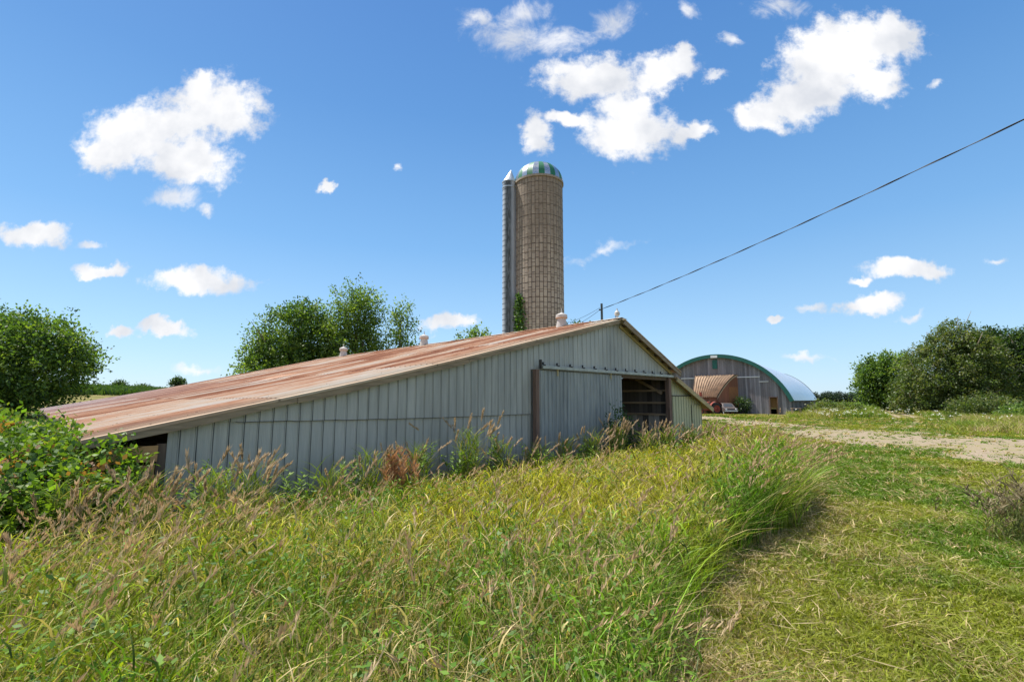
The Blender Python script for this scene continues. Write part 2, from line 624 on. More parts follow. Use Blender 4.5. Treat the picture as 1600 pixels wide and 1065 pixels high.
M['track'] = mat_plain('track_steel', (0.36, 0.38, 0.34), 0.5, 0.2, 0.3, 8)
M['iron'] = mat_plain('dark_iron', (0.06, 0.055, 0.05), 0.6, 0.3, 0.3, 10)
M['galv'] = mat_plain('galvanised_sheet', (0.52, 0.56, 0.60), 0.42, 0.45, 0.18, 2.5, 0.15)


# ------------------------------------------------------------------ the ground
def ground_h(x, y):
    """gentle swells; the land climbs a little beyond the barn on the west side"""
    r = np.hypot(x, y)
    az = np.arctan2(x, y)
    h = (vnoise(x, y, 0.06, 3, 3) - 0.5) * 0.35 * sstep(20, 60, r)
    h = h + 4.6 * sstep(55, 170, r) * np.exp(-((az + 0.75) / 0.34) ** 2)
    return h


def build_ground():
    na = 240
    rad = np.concatenate([[0.01], np.geomspace(0.6, 4000, 110)])
    an = np.linspace(0, 2 * np.pi, na, endpoint=False)
    A, RR = np.meshgrid(an, rad)
    x, y = (RR * np.sin(A)).ravel(), (RR * np.cos(A)).ravel()
    z = ground_h(x, y)
    v = np.stack([x, y, z], 1)
    i, k = np.meshgrid(np.arange(len(rad) - 1), np.arange(na), indexing='ij')
    k2 = (k + 1) % na
    q = np.stack([i * na + k, (i + 1) * na + k, (i + 1) * na + k2, i * na + k2], -1).reshape(-1, 4)[:, ::-1]
    m, t, b = new_mat('mown_ground')
    co = objco(t)
    n1 = t.noise(co, 0.35, 6, 0.6)
    n2 = t.noise(co, 2.3, 8, 0.65)
    n3 = t.noise(co, 38.0, 6, 0.7)
    v1 = t.math('ADD', t.math('MULTIPLY', n1.outputs['Fac'], 0.35), t.math('ADD', t.math('MULTIPLY', n2.outputs['Fac'], 0.30), t.math('MULTIPLY', n3.outputs['Fac'], 0.42)))
    c = t.ramp(v1, [(0.36, (0.045, 0.055, 0.012)), (0.47, (0.10, 0.105, 0.022)), (0.55, (0.19, 0.165, 0.05)), (0.63, (0.32, 0.25, 0.12)), (0.72, (0.13, 0.095, 0.05))])
    t.l(c, b.inputs['Base Color'])
    b.inputs['Roughness'].default_value = 0.95
    b.inputs['Specular IOR Level'].default_value = 0.1
    bp = t.n('ShaderNodeBump')
    bp.inputs['Strength'].default_value = 0.6
    bp.inputs['Distance'].default_value = 0.05
    t.l(n3.outputs['Fac'], bp.inputs['Height'])
    t.l(bp.outputs[0], b.inputs['Normal'])
    o = np_mesh('ground', v, q, None, m)
    o.data.polygons.foreach_set('use_smooth', [True] * len(o.data.polygons))
    tag(o, 'mown yellow green farmyard ground running out to the fields', kind='structure')


build_ground()

LANE_NEAR = [(24.0, 2.0), (17.5, 7.5), (12.9, 12.4), (13.6, 16.6), (12.9, 20.4), (15.0, 29.2), (16.0, 40.0), (12.0, 47.0), (2.0, 52.0)]
LANE_FAR = [(36.0, 9.0), (27.0, 15.8), (21.8, 20.8), (22.4, 26.4), (19.6, 31.0), (20.4, 38.5), (19.8, 49.5), (14.0, 53.0), (3.0, 57.0)]


def resample(pts, n):
    p = np.array(pts, float)
    d = np.concatenate([[0], np.cumsum(np.hypot(*np.diff(p, axis=0).T))])
    u = np.linspace(0, d[-1], n)
    q = np.stack([np.interp(u, d, p[:, 0]), np.interp(u, d, p[:, 1])], 1)
    for _ in range(6):
        q[1:-1] = (q[:-2] + 2 * q[1:-1] + q[2:]) / 4
    return q


def mat_gravel(name, dust):
    m, t, b = new_mat(name)
    co = objco(t)
    vo = t.n('ShaderNodeTexVoronoi')
    t.l(co, vo.inputs['Vector'])
    vo.inputs['Scale'].default_value = 22
    n1 = t.noise(co, 0.9, 7, 0.65)
    n2 = t.noise(co, 9, 6, 0.7)
    stone = t.mix(t.maprange(n2.outputs['Fac'], 0.3, 0.7), (0.22, 0.165, 0.11), (0.37, 0.285, 0.195))
    hv = t.n('ShaderNodeHueSaturation')
    t.l(stone, hv.inputs['Color'])
    t.l(t.maprange(vo.outputs['Color'], 0, 1, 0.75, 1.2), hv.inputs['Value'])
    c = t.mix(t.maprange(n1.outputs['Fac'], 0.42, 0.66, 0, dust), hv.outputs[0], (0.26, 0.22, 0.085))
    t.l(c, b.inputs['Base Color'])
    b.inputs['Roughness'].default_value = 0.95
    bp = t.n('ShaderNodeBump')
    bp.inputs['Strength'].default_value = 0.7
    bp.inputs['Distance'].default_value = 0.03
    t.l(vo.outputs['Distance'], bp.inputs['Height'])
    t.l(bp.outputs[0], b.inputs['Normal'])
    return m


def ribbon(name, near, far, mat, label, n=140, m=14, jit=1.0, z=0.012):
    a, b = resample(near, n), resample(far, n)
    rows = []
    for i in range(n):
        ja = (vnoise(i * 0.35, 1.0, 1, 5, 3) - 0.5) * jit * 2
        jb = (vnoise(i * 0.35, 9.0, 1, 8, 3) - 0.5) * jit * 2
        d = b[i] - a[i]
        L = np.hypot(*d)
        p, q = a[i] + d / L * ja, b[i] + d / L * jb
        row = []
        for k in range(m):
            u = k / (m - 1)
            x, y = p + (q - p) * u
            row.append((x, y, float(ground_h(x, y)) + z + 0.02 * math.sin(math.pi * u)))
        rows.append(row)
    mb = MB()
    mb.strip(rows)
    o = mb.build(name, mat, smooth=True)
    return tag(o, label, kind='structure')


ribbon('gravel_lane', LANE_NEAR, LANE_FAR, mat_gravel('lane_gravel', 0.75), 'pale gravel lane curving from the right towards the round roofed barn')
TRK = [(22.5, 29.0), (30, 37), (41.5, 51), (62, 83), (90, 125)]
for off, nm in ((-0.75, 'left'), (0.75, 'right')):
    ribbon('dirt_track', [(x + off - 0.28, y) for x, y in TRK], [(x + off + 0.28, y) for x, y in TRK], mat_gravel('track_dirt', 0.9),
           'pale %s wheel rut leading off to the far field' % nm, 90, 5, 0.12, 0.02)

# ------------------------------------------------------------------ the long metal barn
BO = (0.5437, 12.6941)                      # left door post, the barn's own origin
BA = math.atan2(0.70923171, 0.70497545)     # local x runs along the gable wall, local y along the ridge
ca, sa = math.cos(BA), math.sin(BA)


def b2w(s, t):
    return BO[0] + s * ca - t * sa, BO[1] + s * sa + t * ca


barn = thing('barn', 'long low grey metal clad barn with rusty red roof and half open sliding door', 'barn', (BO[0], BO[1], 0), BA)
RZ, RS = 4.36, 4.10                          # ridge height and place
SLP = 0.2535


def roof_z(s, t=0.0):
    if s <= RS:
        z = RZ - SLP * (RS - s)
        z += 0.08 * max(0.0, (t - 6) / 17.0) * max(0.0, min(1.0, (RS - s) / 12.9))
        z += 0.14 * max(0.0, (-3.5 - s) / 5.3) ** 1.2
        z -= 0.05 * math.sin(min(1, max(0, (RS - s) / 12.9)) * math.pi) * math.sin(min(1, max(0, t / 23.0)) * math.pi)
        return z
    if s <= 7.95:
        return RZ - 0.40 * (s - RS)
    return 2.72 - 0.435 * (s - 7.95)


def rib_profile(x0, x1, pitch, w_, h_, phase=0.0):
    """list of (x, out) points of a ribbed sheet"""
    pts = [(x0, 0.0)]
    k = math.ceil((x0 - phase) / pitch)
    while True:
        c = phase + k * pitch
        if c + w_ > x1: break
        if c - w_ > x0:
            pts += [(c - w_, 0.0), (c - w_ * 0.45, h_), (c + w_ * 0.45, h_), (c + w_, 0.0)]
        k += 1
    pts.append((x1, 0.0))
    return pts


def sheet_wall(prof, y0, zb, zt, nz=2, warp=0.0, jag=0.0):
    """vertical ribbed sheet facing -y"""
    mb = MB()
    rows = []
    for (x, o) in prof:
        b_, t_ = zb(x), zt(x)
        row = []
        for i in range(nz):
            z = b_ + (t_ - b_) * i / (nz - 1)
            dy = warp * (float(vnoise(x * 1.7, z * 0.8, 1, 4, 2)) - 0.5)
            row.append((x, y0 - o + dy, z))
        rows.append(row)
    mb.strip(rows)
    return mb


def wall_top(x):
    return roof_z(x) - 0.07


PH = 0.0075
prof = rib_profile(-7.87, -0.10, 0.215, 0.011, 0.013, PH)


def seam(x):
    k = math.floor((x + 0.1) / 0.86)
    return 1.44 + 0.022 * math.sin(k * 12.9898)


lower = sheet_wall(prof, 0.0, lambda x: 0.0, lambda x: min(seam(x), wall_top(x) - 0.02), 4, 0.02)
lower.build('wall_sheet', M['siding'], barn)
pu = [p for p in prof if wall_top(p[0]) > seam(p[0]) + 0.03]
upper = sheet_wall(pu, -0.022, lambda x: seam(x) - 0.05, wall_top, 4, 0.02)
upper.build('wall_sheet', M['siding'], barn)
gp = rib_profile(-0.10, 7.66, 0.215, 0.011, 0.013, PH)
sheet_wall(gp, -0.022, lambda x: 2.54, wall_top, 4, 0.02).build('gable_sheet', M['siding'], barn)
mb = MB()
x = -7.0
while x < -0.15:
    x2 = min(-0.12, (math.floor((x + 0.1) / 0.86) + 1) * 0.86 - 0.1)
    mb.box(((x + x2) / 2, -0.030, seam((x + x2) / 2) - 0.052), (x2 - x - 0.002, 0.012, 0.007))
    x = x2 + 0.001
mb.build('lap_seam', M['iron'], barn)
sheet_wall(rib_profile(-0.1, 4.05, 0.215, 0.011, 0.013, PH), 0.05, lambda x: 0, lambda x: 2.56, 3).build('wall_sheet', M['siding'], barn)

# roofs
def roof_sheet(s0, s1, t0, t1, ns, zfun, pitch=0.215, h=0.022):
    mb = MB()
    pr = rib_profile(t0, t1, pitch, 0.03, h, 0.04)
    rows, under = [], []
    for i in range(ns):
        s = s0 + (s1 - s0) * i / (ns - 1)
        row = []
        for (t, o) in pr:
            z = zfun(s, t) + o + 0.018 * (float(vnoise(s * 0.8, t * 1.3, 1, 21, 2)) - 0.5)
            row.append((s, t, z))
        rows.append(row)
        under.append([(s, t0, zfun(s, t0) - 0.045), (s, t1, zfun(s, t1) - 0.045)])
    mb.strip(rows)
    mb.strip([r[::-1] for r in under])
    # close the four edges
    mb.strip([[r[0] for r in rows], [u[0] for u in under]])
    mb.strip([[r[-1] for r in rows], [u[-1] for u in under]])
    for e in (0, -1):
        top = rows[e]
        lo = [(p[0], p[1], p[2] - 0.05) for p in top]
        mb.strip([top, lo])
    return mb


BL = 23.0
roof = roof_sheet(-8.82, RS, -0.16, BL + 0.3, 14, roof_z).build('roof', M['roof'], barn)
tag(roof, 'rust streaked red and tan ribbed sheet roof')
roof_sheet(RS, 7.98, -0.30, BL + 0.3, 6, lambda s, t: RZ - 0.40 * (s - RS) + 0.0).build('roof', M['roof'], barn)
roof_sheet(7.62, 10.78, -0.30, BL, 5, lambda s, t: 2.60 - 0.375 * (s - 7.62)).build('lean_to_roof', M['roof'], barn)
mb = MB()
mb.strip([[(RS - 0.16, -0.17, RZ + 0.005), (RS - 0.16, BL + 0.31, RZ + 0.005)], [(RS, -0.20, RZ + 0.05), (RS, BL + 0.31, RZ + 0.05)], [(RS + 0.16, -0.31, RZ - 0.02), (RS + 0.16, BL + 0.31, RZ - 0.02)]])
mb.build('ridge_cap', M['roof'], barn)

# rake boards, three lengths on the long side
cuts = [-8.80, -6.1, -2.3, 1.4, RS]
for i in range(4):
    mb = MB()
    p, q = cuts[i], cuts[i + 1] - 0.01
    n = 8
    topz = lambda s: roof_z(s) - 0.035
    rows = []
    ln = []
    for k in range(n + 1):
        s = p + (q - p) * k / n
        wv = 0.012 * math.sin(s * 2.3 + i)
        ln.append((s, topz(s), topz(s) - 0.105 - wv - 0.012 * (i % 2)))
    y0, y1 = -0.152 + 0.004 * (i % 2), -0.115
    for (y, rev) in ((y0, False), (y1, True)):
        r1 = [(s, y, a) for s, a, b in ln]
        r2 = [(s, y, b) for s, a, b in ln]
        mb.strip([r2, r1] if not rev else [r1, r2])
    mb.strip([[(s, y0, b) for s, a, b in ln], [(s, y1, b) for s, a, b in ln]])
    mb.build('rake_board', M['rake'], barn)
mb = MB()
mb.beam((RS + 0.02, -0.275, RZ - 0.13), (7.98, -0.275, 2.80 - 0.13), 0.04, 0.12)
mb.build('rake_board', M['rake'], barn)
mb = MB()
mb.beam((RS + 0.1, -0.05, RZ - 0.22), (7.7, -0.05, 2.92 - 0.22), 0.05, 0.10)
mb.build('soffit_trim', M['trim'], barn)
for k in range(7):
    mb = MB()
    s = 4.4 + k * 0.52
    z = RZ - 0.40 * (s - RS) - 0.085
    mb.box((s, -0.16, z), (0.05, 0.26, 0.07), Matrix.Rotation(math.atan(0.40), 3, 'Y'))
    mb.build('lookout', M['darkwood'], barn)
mb = MB()
mb.beam((7.64, -0.285, 2.60 - 0.12), (10.76, -0.285, 2.60 - 0.375 * 3.14 - 0.12), 0.04, 0.14)
mb.build('rake_board', M['trim'], barn)

# sliding door, track, hangers, posts
dp = rib_profile(0.12, 4.11, 0.16, 0.026, 0.024, 0.03)
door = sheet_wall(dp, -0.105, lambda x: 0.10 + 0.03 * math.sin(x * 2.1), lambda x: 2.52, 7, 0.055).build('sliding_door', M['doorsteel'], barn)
for x in (0.15, 4.085):
    mb = MB()
    mb.box((x, -0.085, 1.3), (0.05, 0.035, 2.40))
    mb.build('frame_stile', M['rake'], door)
for x in (0.85, 3.45):
    mb = MB()
    mb.box((x, -0.155, 2.50), (0.05, 0.02, 0.22))
    mb.tube([(x, -0.175, 2.585), (x, -0.125, 2.585)], 0.045, 10)
    mb.build('hanger', M['trim'], door)
mb = MB()
mb.beam((0.20, -0.15, 2.605), (7.56, -0.15, 2.605), 0.09, 0.075)
mb.box((3.9, -0.10, 2.655), (7.4, 0.03, 0.02))
track = mb.build('door_track', M['track'], barn)
for i in range(13):
    x = 0.32 + i * 0.585
    mb = MB()
    mb.box((x, -0.09, 2.70), (0.03, 0.04, 0.10))
    mb.box((x, -0.15, 2.66), (0.035, 0.05, 0.035))
    mb.build('track_bracket', M['iron'], track)
mb = MB()
mb.box((0.15, -0.15, 2.68), (0.03, 0.08, 0.24))
mb.build('end_stop', M['iron'], track)
mb = MB()
mb.box((0.0, -0.12, 1.27), (0.14, 0.12, 2.54))
mb.build('door_post', M['post'], barn, bevel=0.008)
mb = MB()
mb.box((7.36, -0.06, 1.27), (0.19, 0.16, 2.54))
mb.build('door_post', M['post'], barn, bevel=0.008)
mb = MB()
mb.box((4.19, 0.12, 1.27), (0.12, 0.14, 2.54))
mb.build('door_post', M['darkwood'], barn)
mb = MB()
mb.box((5.8, 0.02, 2.50), (3.2, 0.14, 0.10))
mb.build('lintel', M['darkwood'], barn)

# inside, seen through the open half
M['inboard'] = mat_planks('inside_boards', (0.10, 0.085, 0.075), 0.19, 1, 0.6)
M['whiteboard'] = mat_planks('flaking_whitewash', (0.28, 0.25, 0.22), 0.23, 1, 0.9)
mb = MB()
mb.box((7.63, 11.6, 1.85), (0.03, 23.0, 1.35))
mb.build('partition_wall', M['inboard'], barn)
mb = MB()
mb.box((7.615, 11.6, 0.60), (0.05, 23.0, 1.20))
tag(mb.build('partition_wall', M['whiteboard'], barn), 'lower boards with flaking whitewash')
for z in (1.20, 1.63, 2.09):
    mb = MB()
    mb.box((7.56, 11.6, z), (0.09, 23.0, 0.075))
    mb.build('girt', M['girt'], barn)
mb = MB()
mb.beam((7.50, 0.25, 1.98), (7.50, 1.35, 2.55), 0.09, 0.10)
mb.build('knee_brace', M['girt'], barn)
mb = MB()
mb.box((7.2, 6.0, 0.24), (0.5, 10.0, 0.10))
mb.box((7.2, 6.0, 0.52), (0.06, 10.0, 0.12))
mb.build('feed_rail', M['girt'], barn)
mb = MB()
gv = [(-8.5, 0.0), (7.6, 0.0), (7.6, 2.75), (RS, 4.2), (-8.5, 0.95)]
mb.add([(s, y, z) for y in (22.9, 22.96) for s, z in gv], [(0, 1, 2, 3, 4), (9, 8, 7, 6, 5)] + [(i, 5 + i, 5 + (i + 1) % 5, (i + 1) % 5) for i in range(5)])
mb.build('back_wall', M['inboard'], barn)
mb = MB()
mb.box((-8.55, 11.5, 0.5), (0.06, 22.8, 1.0))
mb.build('side_wall', M['darkwood'], barn)
for k in range(5):
    mb = MB()
    mb.tube([(4.1, 3.5 + k * 4.4, 0), (4.1, 3.5 + k * 4.4, 4.15)], 0.09, 8)
    mb.build('inside_post', M['darkwood'], barn)

# lean-to on the right
lp = rib_profile(7.47, 10.24, 0.18, 0.017, 0.017, 0.02)
sheet_wall(lp, 0.0, lambda x: 0.0, lambda x: 2.60 - 0.375 * (x - 7.62) - 0.06 if x > 7.62 else 2.53, 3, 0.015).build('lean_to_wall', M['leansteel'], barn)
mb = MB()
mb.box((10.22, 11.5, 0.75), (0.04, 22.9, 1.5))
mb.build('lean_to_side_wall', M['leansteel'], barn)
ld = sheet_wall(rib_profile(7.66, 9.20, 0.22, 0.014, 0.012, 0.0), -0.05, lambda x: 0.12, lambda x: 1.87, 4, 0.03).build('lean_to_door', M['leandoor'], barn)
mb = MB()
mb.box((8.43, -0.055, 1.895), (1.58, 0.05, 0.03))
mb.build('door_head', M['iron'], ld)
mb = MB()
mb.box((9.22, -0.065, 0.75), (0.025, 0.02, 0.16))
mb.build('handle', M['iron'], ld)
sheet_wall(rib_profile(9.30, 10.17, 0.22, 0.014, 0.012, 0.0), -0.05, lambda x: 0.12, lambda x: 1.54, 4, 0.02).build('lean_to_door', M['leandoor'], barn)

# open timber bay under the low eave on the left
for (z, h, x0, x1, y) in ((0.99, 0.22, -8.75, -7.98, -0.02), (0.73, 0.20, -8.78, -8.0, 0.0), (0.38, 0.16, -8.75, -7.98, 0.02)):
    mb = MB()
    mb.box(((x0 + x1) / 2, y, z), (x1 - x0, 0.04, h))
    mb.build('bay_board', M['tanwood'], barn)
mb = MB()
mb.box((-7.93, 0.06, 0.56), (0.11, 0.12, 1.12))
mb.build('corner_post', M['darkwood'], barn)

# ridge ventilators
M['ventrust'] = mat_plain('vent_rust', (0.42, 0.24, 0.13), 0.8, 0, 0.3, 9)
for i, (t, sc) in enumerate(((2.29, 0.70), (10.85, 0.74), (19.3, 0.80))):
    mb = MB()
    prof_v = [(0.30, -0.12), (0.295, 0.0), (0.22, 0.42), (0.215, 0.46)]
    mb.lathe([(r * sc, z * sc) for r, z in prof_v], 20)
    v = mb.build('roof_vent', M['vent'], barn, (RS - 0.02, t, RZ - 0.02), smooth=False)
    mb = MB()
    mb.lathe([(r * sc, z * sc) for r, z in [(0.20, 0.44), (0.29, 0.45), (0.30, 0.47), (0.295, 0.63), (0.27, 0.66), (0.12, 0.72), (0.03, 0.77), (0.018, 0.96), (0.0, 1.0)]], 20)
    mb.build('vent_cap', M['vent'], v)
    mb = MB()
    mb.lathe([(r * sc, z * sc) for r, z in [(0.302, 0.465), (0.306, 0.475), (0.306, 0.49), (0.302, 0.50)]], 20)
    mb.build('rust_band', M['ventrust'], v)
# service mast with its weather cap by the gable end
mb = MB()
mb.tube([(RS + 0.12, 0.05, RZ - 0.3), (RS + 0.12, 0.05, RZ + 0.16)], 0.042, 10)
mast = mb.build('service_mast', M['galv'], barn)
mb = MB()
mb.lathe([(0.06, 0.15), (0.085, 0.17), (0.085, 0.25), (0.05, 0.30), (0.02, 0.33), (0.015, 0.39)], 12, (RS + 0.12, 0.05, RZ))
mb.build('mast_cap', M['vent'], mast)


# ------------------------------------------------------------------ silo
M['silodome_g'] = mat_plain('green_dome_panel', (0.012, 0.15, 0.06), 0.5, 0.0, 0.15, 3, 0.05)
M['silodome_s'] = mat_plain('bright_dome_panel', (0.42, 0.45, 0.48), 0.25, 0.75, 0.10, 3, 0.05)


def mat_stave(name, Rr):
    m, t, b = new_mat(name)
    uvn = t.n('ShaderNodeUVMap')
    sx = t.n('ShaderNodeSeparateXYZ')
    t.l(uvn.outputs[0], sx.inputs[0])
    cb = t.n('ShaderNodeCombineXYZ')
    t.l(sx.outputs[1], cb.inputs[0])
    t.l(sx.outputs[0], cb.inputs[1])
    br = t.n('ShaderNodeTexBrick')
    t.l(cb.outputs[0], br.inputs['Vector'])
    br.inputs['Scale'].default_value = 1.0
    br.inputs['Brick Width'].default_value = 0.92
    br.inputs['Row Height'].default_value = 0.36
    br.inputs['Mortar Size'].default_value = 0.038
    br.inputs['Mortar Smooth'].default_value = 0.3
    br.inputs['Bias'].default_value = 0.0
    br.inputs['Color1'].default_value = (0.50, 0.405, 0.315, 1)
    br.inputs['Color2'].default_value = (0.39, 0.31, 0.245, 1)
    br.inputs['Mortar'].default_value = (0.10, 0.07, 0.055, 1)
    n1 = t.noise(t.mapping(uvn.outputs[0], scale=(1.6, 0.16, 1)), 1.3, 7, 0.65)
    n2 = t.noise(uvn.outputs[0], 2.5, 6, 0.6)
    n3 = t.noise(t.mapping(uvn.outputs[0], scale=(3.0, 0.10, 1)), 1.0, 5, 0.6)
    top = t.maprange(sx.outputs[1], 12.0, 21.5)
    dirt = t.math('MULTIPLY', t.maprange(t.math('ADD', n1.outputs['Fac'], t.math('MULTIPLY', top, 0.36)), 0.50, 0.78), 0.72)
    c = t.mix(dirt, br.outputs['Color'], (0.17, 0.13, 0.095))
    c = t.mix(t.math('MULTIPLY', t.maprange(n2.outputs['Fac'], 0.5, 0.75), 0.35), c, (0.42, 0.35, 0.28))
    # pale lime runs and mossy runs down from joints
    c = t.mix(t.math('MULTIPLY', t.maprange(n3.outputs['Fac'], 0.66, 0.72), 0.5), c, (0.50, 0.46, 0.40))
    n4 = t.noise(t.mapping(uvn.outputs[0], (5, 3, 0), scale=(1.4, 0.12, 1)), 1.0, 5, 0.6)
    c = t.mix(t.math('MULTIPLY', t.maprange(n4.outputs['Fac'], 0.62, 0.70), t.math('MULTIPLY', top, 0.8)), c, (0.16, 0.15, 0.045))
    t.l(c, b.inputs['Base Color'])
    b.inputs['Roughness'].default_value = 0.9
    bp = t.n('ShaderNodeBump')
    bp.inputs['Strength'].default_value = 0.5
    bp.inputs['Distance'].default_value = 0.03
    t.l(br.outputs['Fac'], bp.inputs['Height'])
    bp.invert = True
    t.l(bp.outputs[0], b.inputs['Normal'])
    return m


SR, SH = 2.32, 22.75
SXY = (2.64, 45.2)
silo = thing('silo', 'tall concrete stave silo with green and silver striped dome behind the barn', 'silo', (SXY[0], SXY[1], 0))
n, nzs = 96, 2
mb = MB()
rows = [[(SR * math.cos(2 * math.pi * k / n), SR * math.sin(2 * math.pi * k / n), z) for k in range(n + 1)] for z in (0.0, SH)]
mb.strip(rows)
body = mb.build('stave_wall', mat_stave('concrete_staves', SR), silo, smooth=True)
uvl = body.data.uv_layers.new(name='UVMap')
for lp_ in body.data.loops:
    vi = lp_.vertex_index
    uvl.data[lp_.index].uv = ((vi % (n + 1)) / n * 2 * math.pi * SR, body.data.vertices[vi].co.z)


def ring(mb, r, z, th, n=72, c=(0, 0), a0=0, a1=2 * math.pi):
    rows = []
    for k in range(n + 1):
        a = a0 + (a1 - a0) * k / n
        d = (math.cos(a), math.sin(a))
        rows.append([(c[0] + d[0] * (r + e), c[1] + d[1] * (r + e), z + f) for e, f in ((0, -th), (th, -th), (th, th), (0, th), (0, -th))])
    mb.strip(rows)


M['hoop'] = mat_plain('rusty_hoop', (0.085, 0.058, 0.045), 0.8, 0.2, 0.3, 6)
zs = []
z = 0.5
while z < SH - 0.6:
    zs.append(z)
    z += 0.50 if z < 11 else (0.72 if z < 16.5 else 1.05)
for z in zs:
    mb = MB()
    ring(mb, SR - 0.002, z, 0.014)
    mb.build('hoop', M['hoop'], silo)
mb = MB()
ring(mb, SR + 0.0, SH - 0.1, 0.10, 96)
mb.build('top_collar', mat_plain('collar_concrete', (0.30, 0.25, 0.20), 0.9), silo)
# dome: 26 ribbed panels, alternately green and silver
NP = 26
DH = 2.05
for j in range(NP):
    mb = MB()
    rows = []
    for i in range(11):
        ph = (math.pi / 2) * i / 10
        r = (SR + 0.05) * math.cos(ph) ** 0.92
        zz = SH + DH * math.sin(ph)
        row = []
        for k in range(5):
            a = 2 * math.pi * (j + k / 4.0) / NP + 0.06
            rr = r + (0.028 if k in (0, 4) else (0.012 if k == 2 else 0.0)) * math.cos(ph)
            row.append((rr * math.cos(a), rr * math.sin(a), zz))
        rows.append(row)
    mb.strip(rows)
    mb.build('dome_panel', M['silodome_g'] if j % 2 else M['silodome_s'], silo, smooth=True)
mb = MB()
mb.lathe([(0.35, 0), (0.36, 0.05), (0.1, 0.16), (0.0, 0.17)], 16, (0, 0, SH + DH - 0.02))
mb.build('dome_cap', M['silodome_s'], silo)
# filling chute on the left with its ring joints and pointed hood
CC = (-2.92, -0.35)
CR = 0.64
M['chute'] = mat_siding('chute_zinc', (0.40, 0.44, 0.50), (0.52, 0.55, 0.60), 0.35, rib=7.0, off=3.0)
mb = MB()
rows = []
for k in range(25):
    a = 2 * math.pi * k / 24
    rows.append([(CC[0] + CR * math.cos(a), CC[1] + CR * math.sin(a), zz) for zz in np.linspace(0.0, SH + 0.05, 8)])
mb.strip(rows)
chute = mb.build('chute', M['chute'], silo, smooth=True)
for k in range(44):
    z = 0.5 + k * 0.51
    mb = MB()
    ring(mb, CR - 0.004, z, 0.016, 20, CC, math.pi * 0.80, math.pi * 1.42)
    mb.build('chute_rung', M['iron'], chute)
mb = MB()
ring(mb, CR, SH + 0.02, 0.05, 24, CC)
ring(mb, CR, SH - 0.55, 0.04, 24, CC)
mb.build('chute_collar', M['galv'], chute)
mb = MB()
rows = []
for k in range(25):
    a = 2 * math.pi * k / 24
    rows.append([(CC[0] + CR * 1.03 * math.cos(a), CC[1] + CR * 1.03 * math.sin(a), SH + 0.07), (CC[0] + 0.20, CC[1] + 0.1, SH + 1.42)])
mb.strip(rows)
mb.build('chute_hood', M['galv'], chute)
mb = MB()
mb.box((CC[0] + 0.75, CC[1] + 0.1, 11.5), (0.55, 0.5, 22.2))
mb.build('chute_back', M['chute'], chute)


# ------------------------------------------------------------------ round roofed barn in the distance
AU = Vector((-0.8173, 0.5762, 0))
AW = Vector((0.5762, 0.8173, 0))
AL = math.atan2(0.5762, -0.8173)      # local x along the front to the left; local y would point away from us mirrored, so y is negated
arch = thing('arch_barn', 'round roofed grey board barn with green edge trim and shiny metal roof', 'barn', (32.8, 57.0, 0), AL)


def al(x, d, z):
    """front x to the left, d = distance outward in front (+) or back (-)"""
    return (x, d, z)                    # local +y is AU rotated 90deg left = (-.576,-.817): towards us


AWID, AEAV, ARISE = 16.4, 2.2, 5.2
ARAD = ((AWID / 2) ** 2 + ARISE ** 2) / (2 * ARISE)
AC = AEAV + ARISE - ARAD


def arc_z(x):
    return AC + math.sqrt(max(0, ARAD ** 2 - (x - AWID / 2) ** 2))


M['aplank'] = mat_planks('weathered_barn_boards', (0.22, 0.21, 0.225), 0.24, 0, 0.5, (0.18, 0.15, 0.15))
M['agreen'] = mat_plain('green_trim', (0.010, 0.11, 0.085), 0.5, 0, 0.2, 2)
M['aroof'] = mat_plain('bright_roof_metal', (0.72, 0.75, 0.78), 0.32, 0.55, 0.08, 0.5, 0.05)
mb = MB()
xb = 0.0
dr = (1.44, 2.19, 2.0)
while xb < AWID - 0.01:
    x1 = min(AWID, xb + 0.24)
    o = 0.02 * (random.random() - 0.5)
    zb = dr[2] if (xb + 0.12 > dr[0] and xb + 0.12 < dr[1]) else 0.0
    za, zc = arc_z(max(0.02, xb)), arc_z(min(AWID - 0.02, x1 - 0.008))
    pts = [(xb, o, zb), (x1 - 0.008, o, zb), (x1 - 0.008, o, zc), (xb, o, za)]
    back = [(p[0], p[1] - 0.04, p[2]) for p in pts]
    mb.add(pts + back, [(0, 1, 2, 3)[::-1], (4, 5, 6, 7), (0, 4, 5, 1), (1, 5, 6, 2), (2, 6, 7, 3), (3, 7, 4, 0)])
    xb = x1
mb.build('front_wall', M['aplank'], arch)
mb = MB()
rows = []
for i in range(41):
    th = -1 + 2 * i / 40
    amax = math.asin((AWID / 2 + 0.25) / ARAD)
    a = th * amax
    rows.append([(AWID / 2 + (ARAD + e) * math.sin(a), y, AC + (ARAD + e) * math.cos(a)) for e, y in ((0.06, 0.38), (0.06, -45.0))])
mb.strip(rows)
rows2 = [[(AWID / 2 + (ARAD) * math.sin((-1 + 2 * i / 40) * amax), y, AC + ARAD * math.cos((-1 + 2 * i / 40) * amax)) for y in (0.36, -45.0)] for i in range(41)]
mb.strip([r[::-1] for r in rows2])
mb.build('roof', M['aroof'], arch, smooth=True)
mb = MB()
rows = []
for i in range(41):
    a = (-1 + 2 * i / 40) * amax
    rows.append([(AWID / 2 + (ARAD + e) * math.sin(a), y, AC + (ARAD + e) * math.cos(a)) for e, y in ((0.10, 0.36), (0.10, 0.42), (-0.36, 0.42), (-0.36, 0.36), (0.10, 0.36))])
mb.strip(rows)
tag(mb.build('edge_trim', M['agreen'], arch, smooth=False), 'broad dark green edge trim')
mb = MB()
rows = []
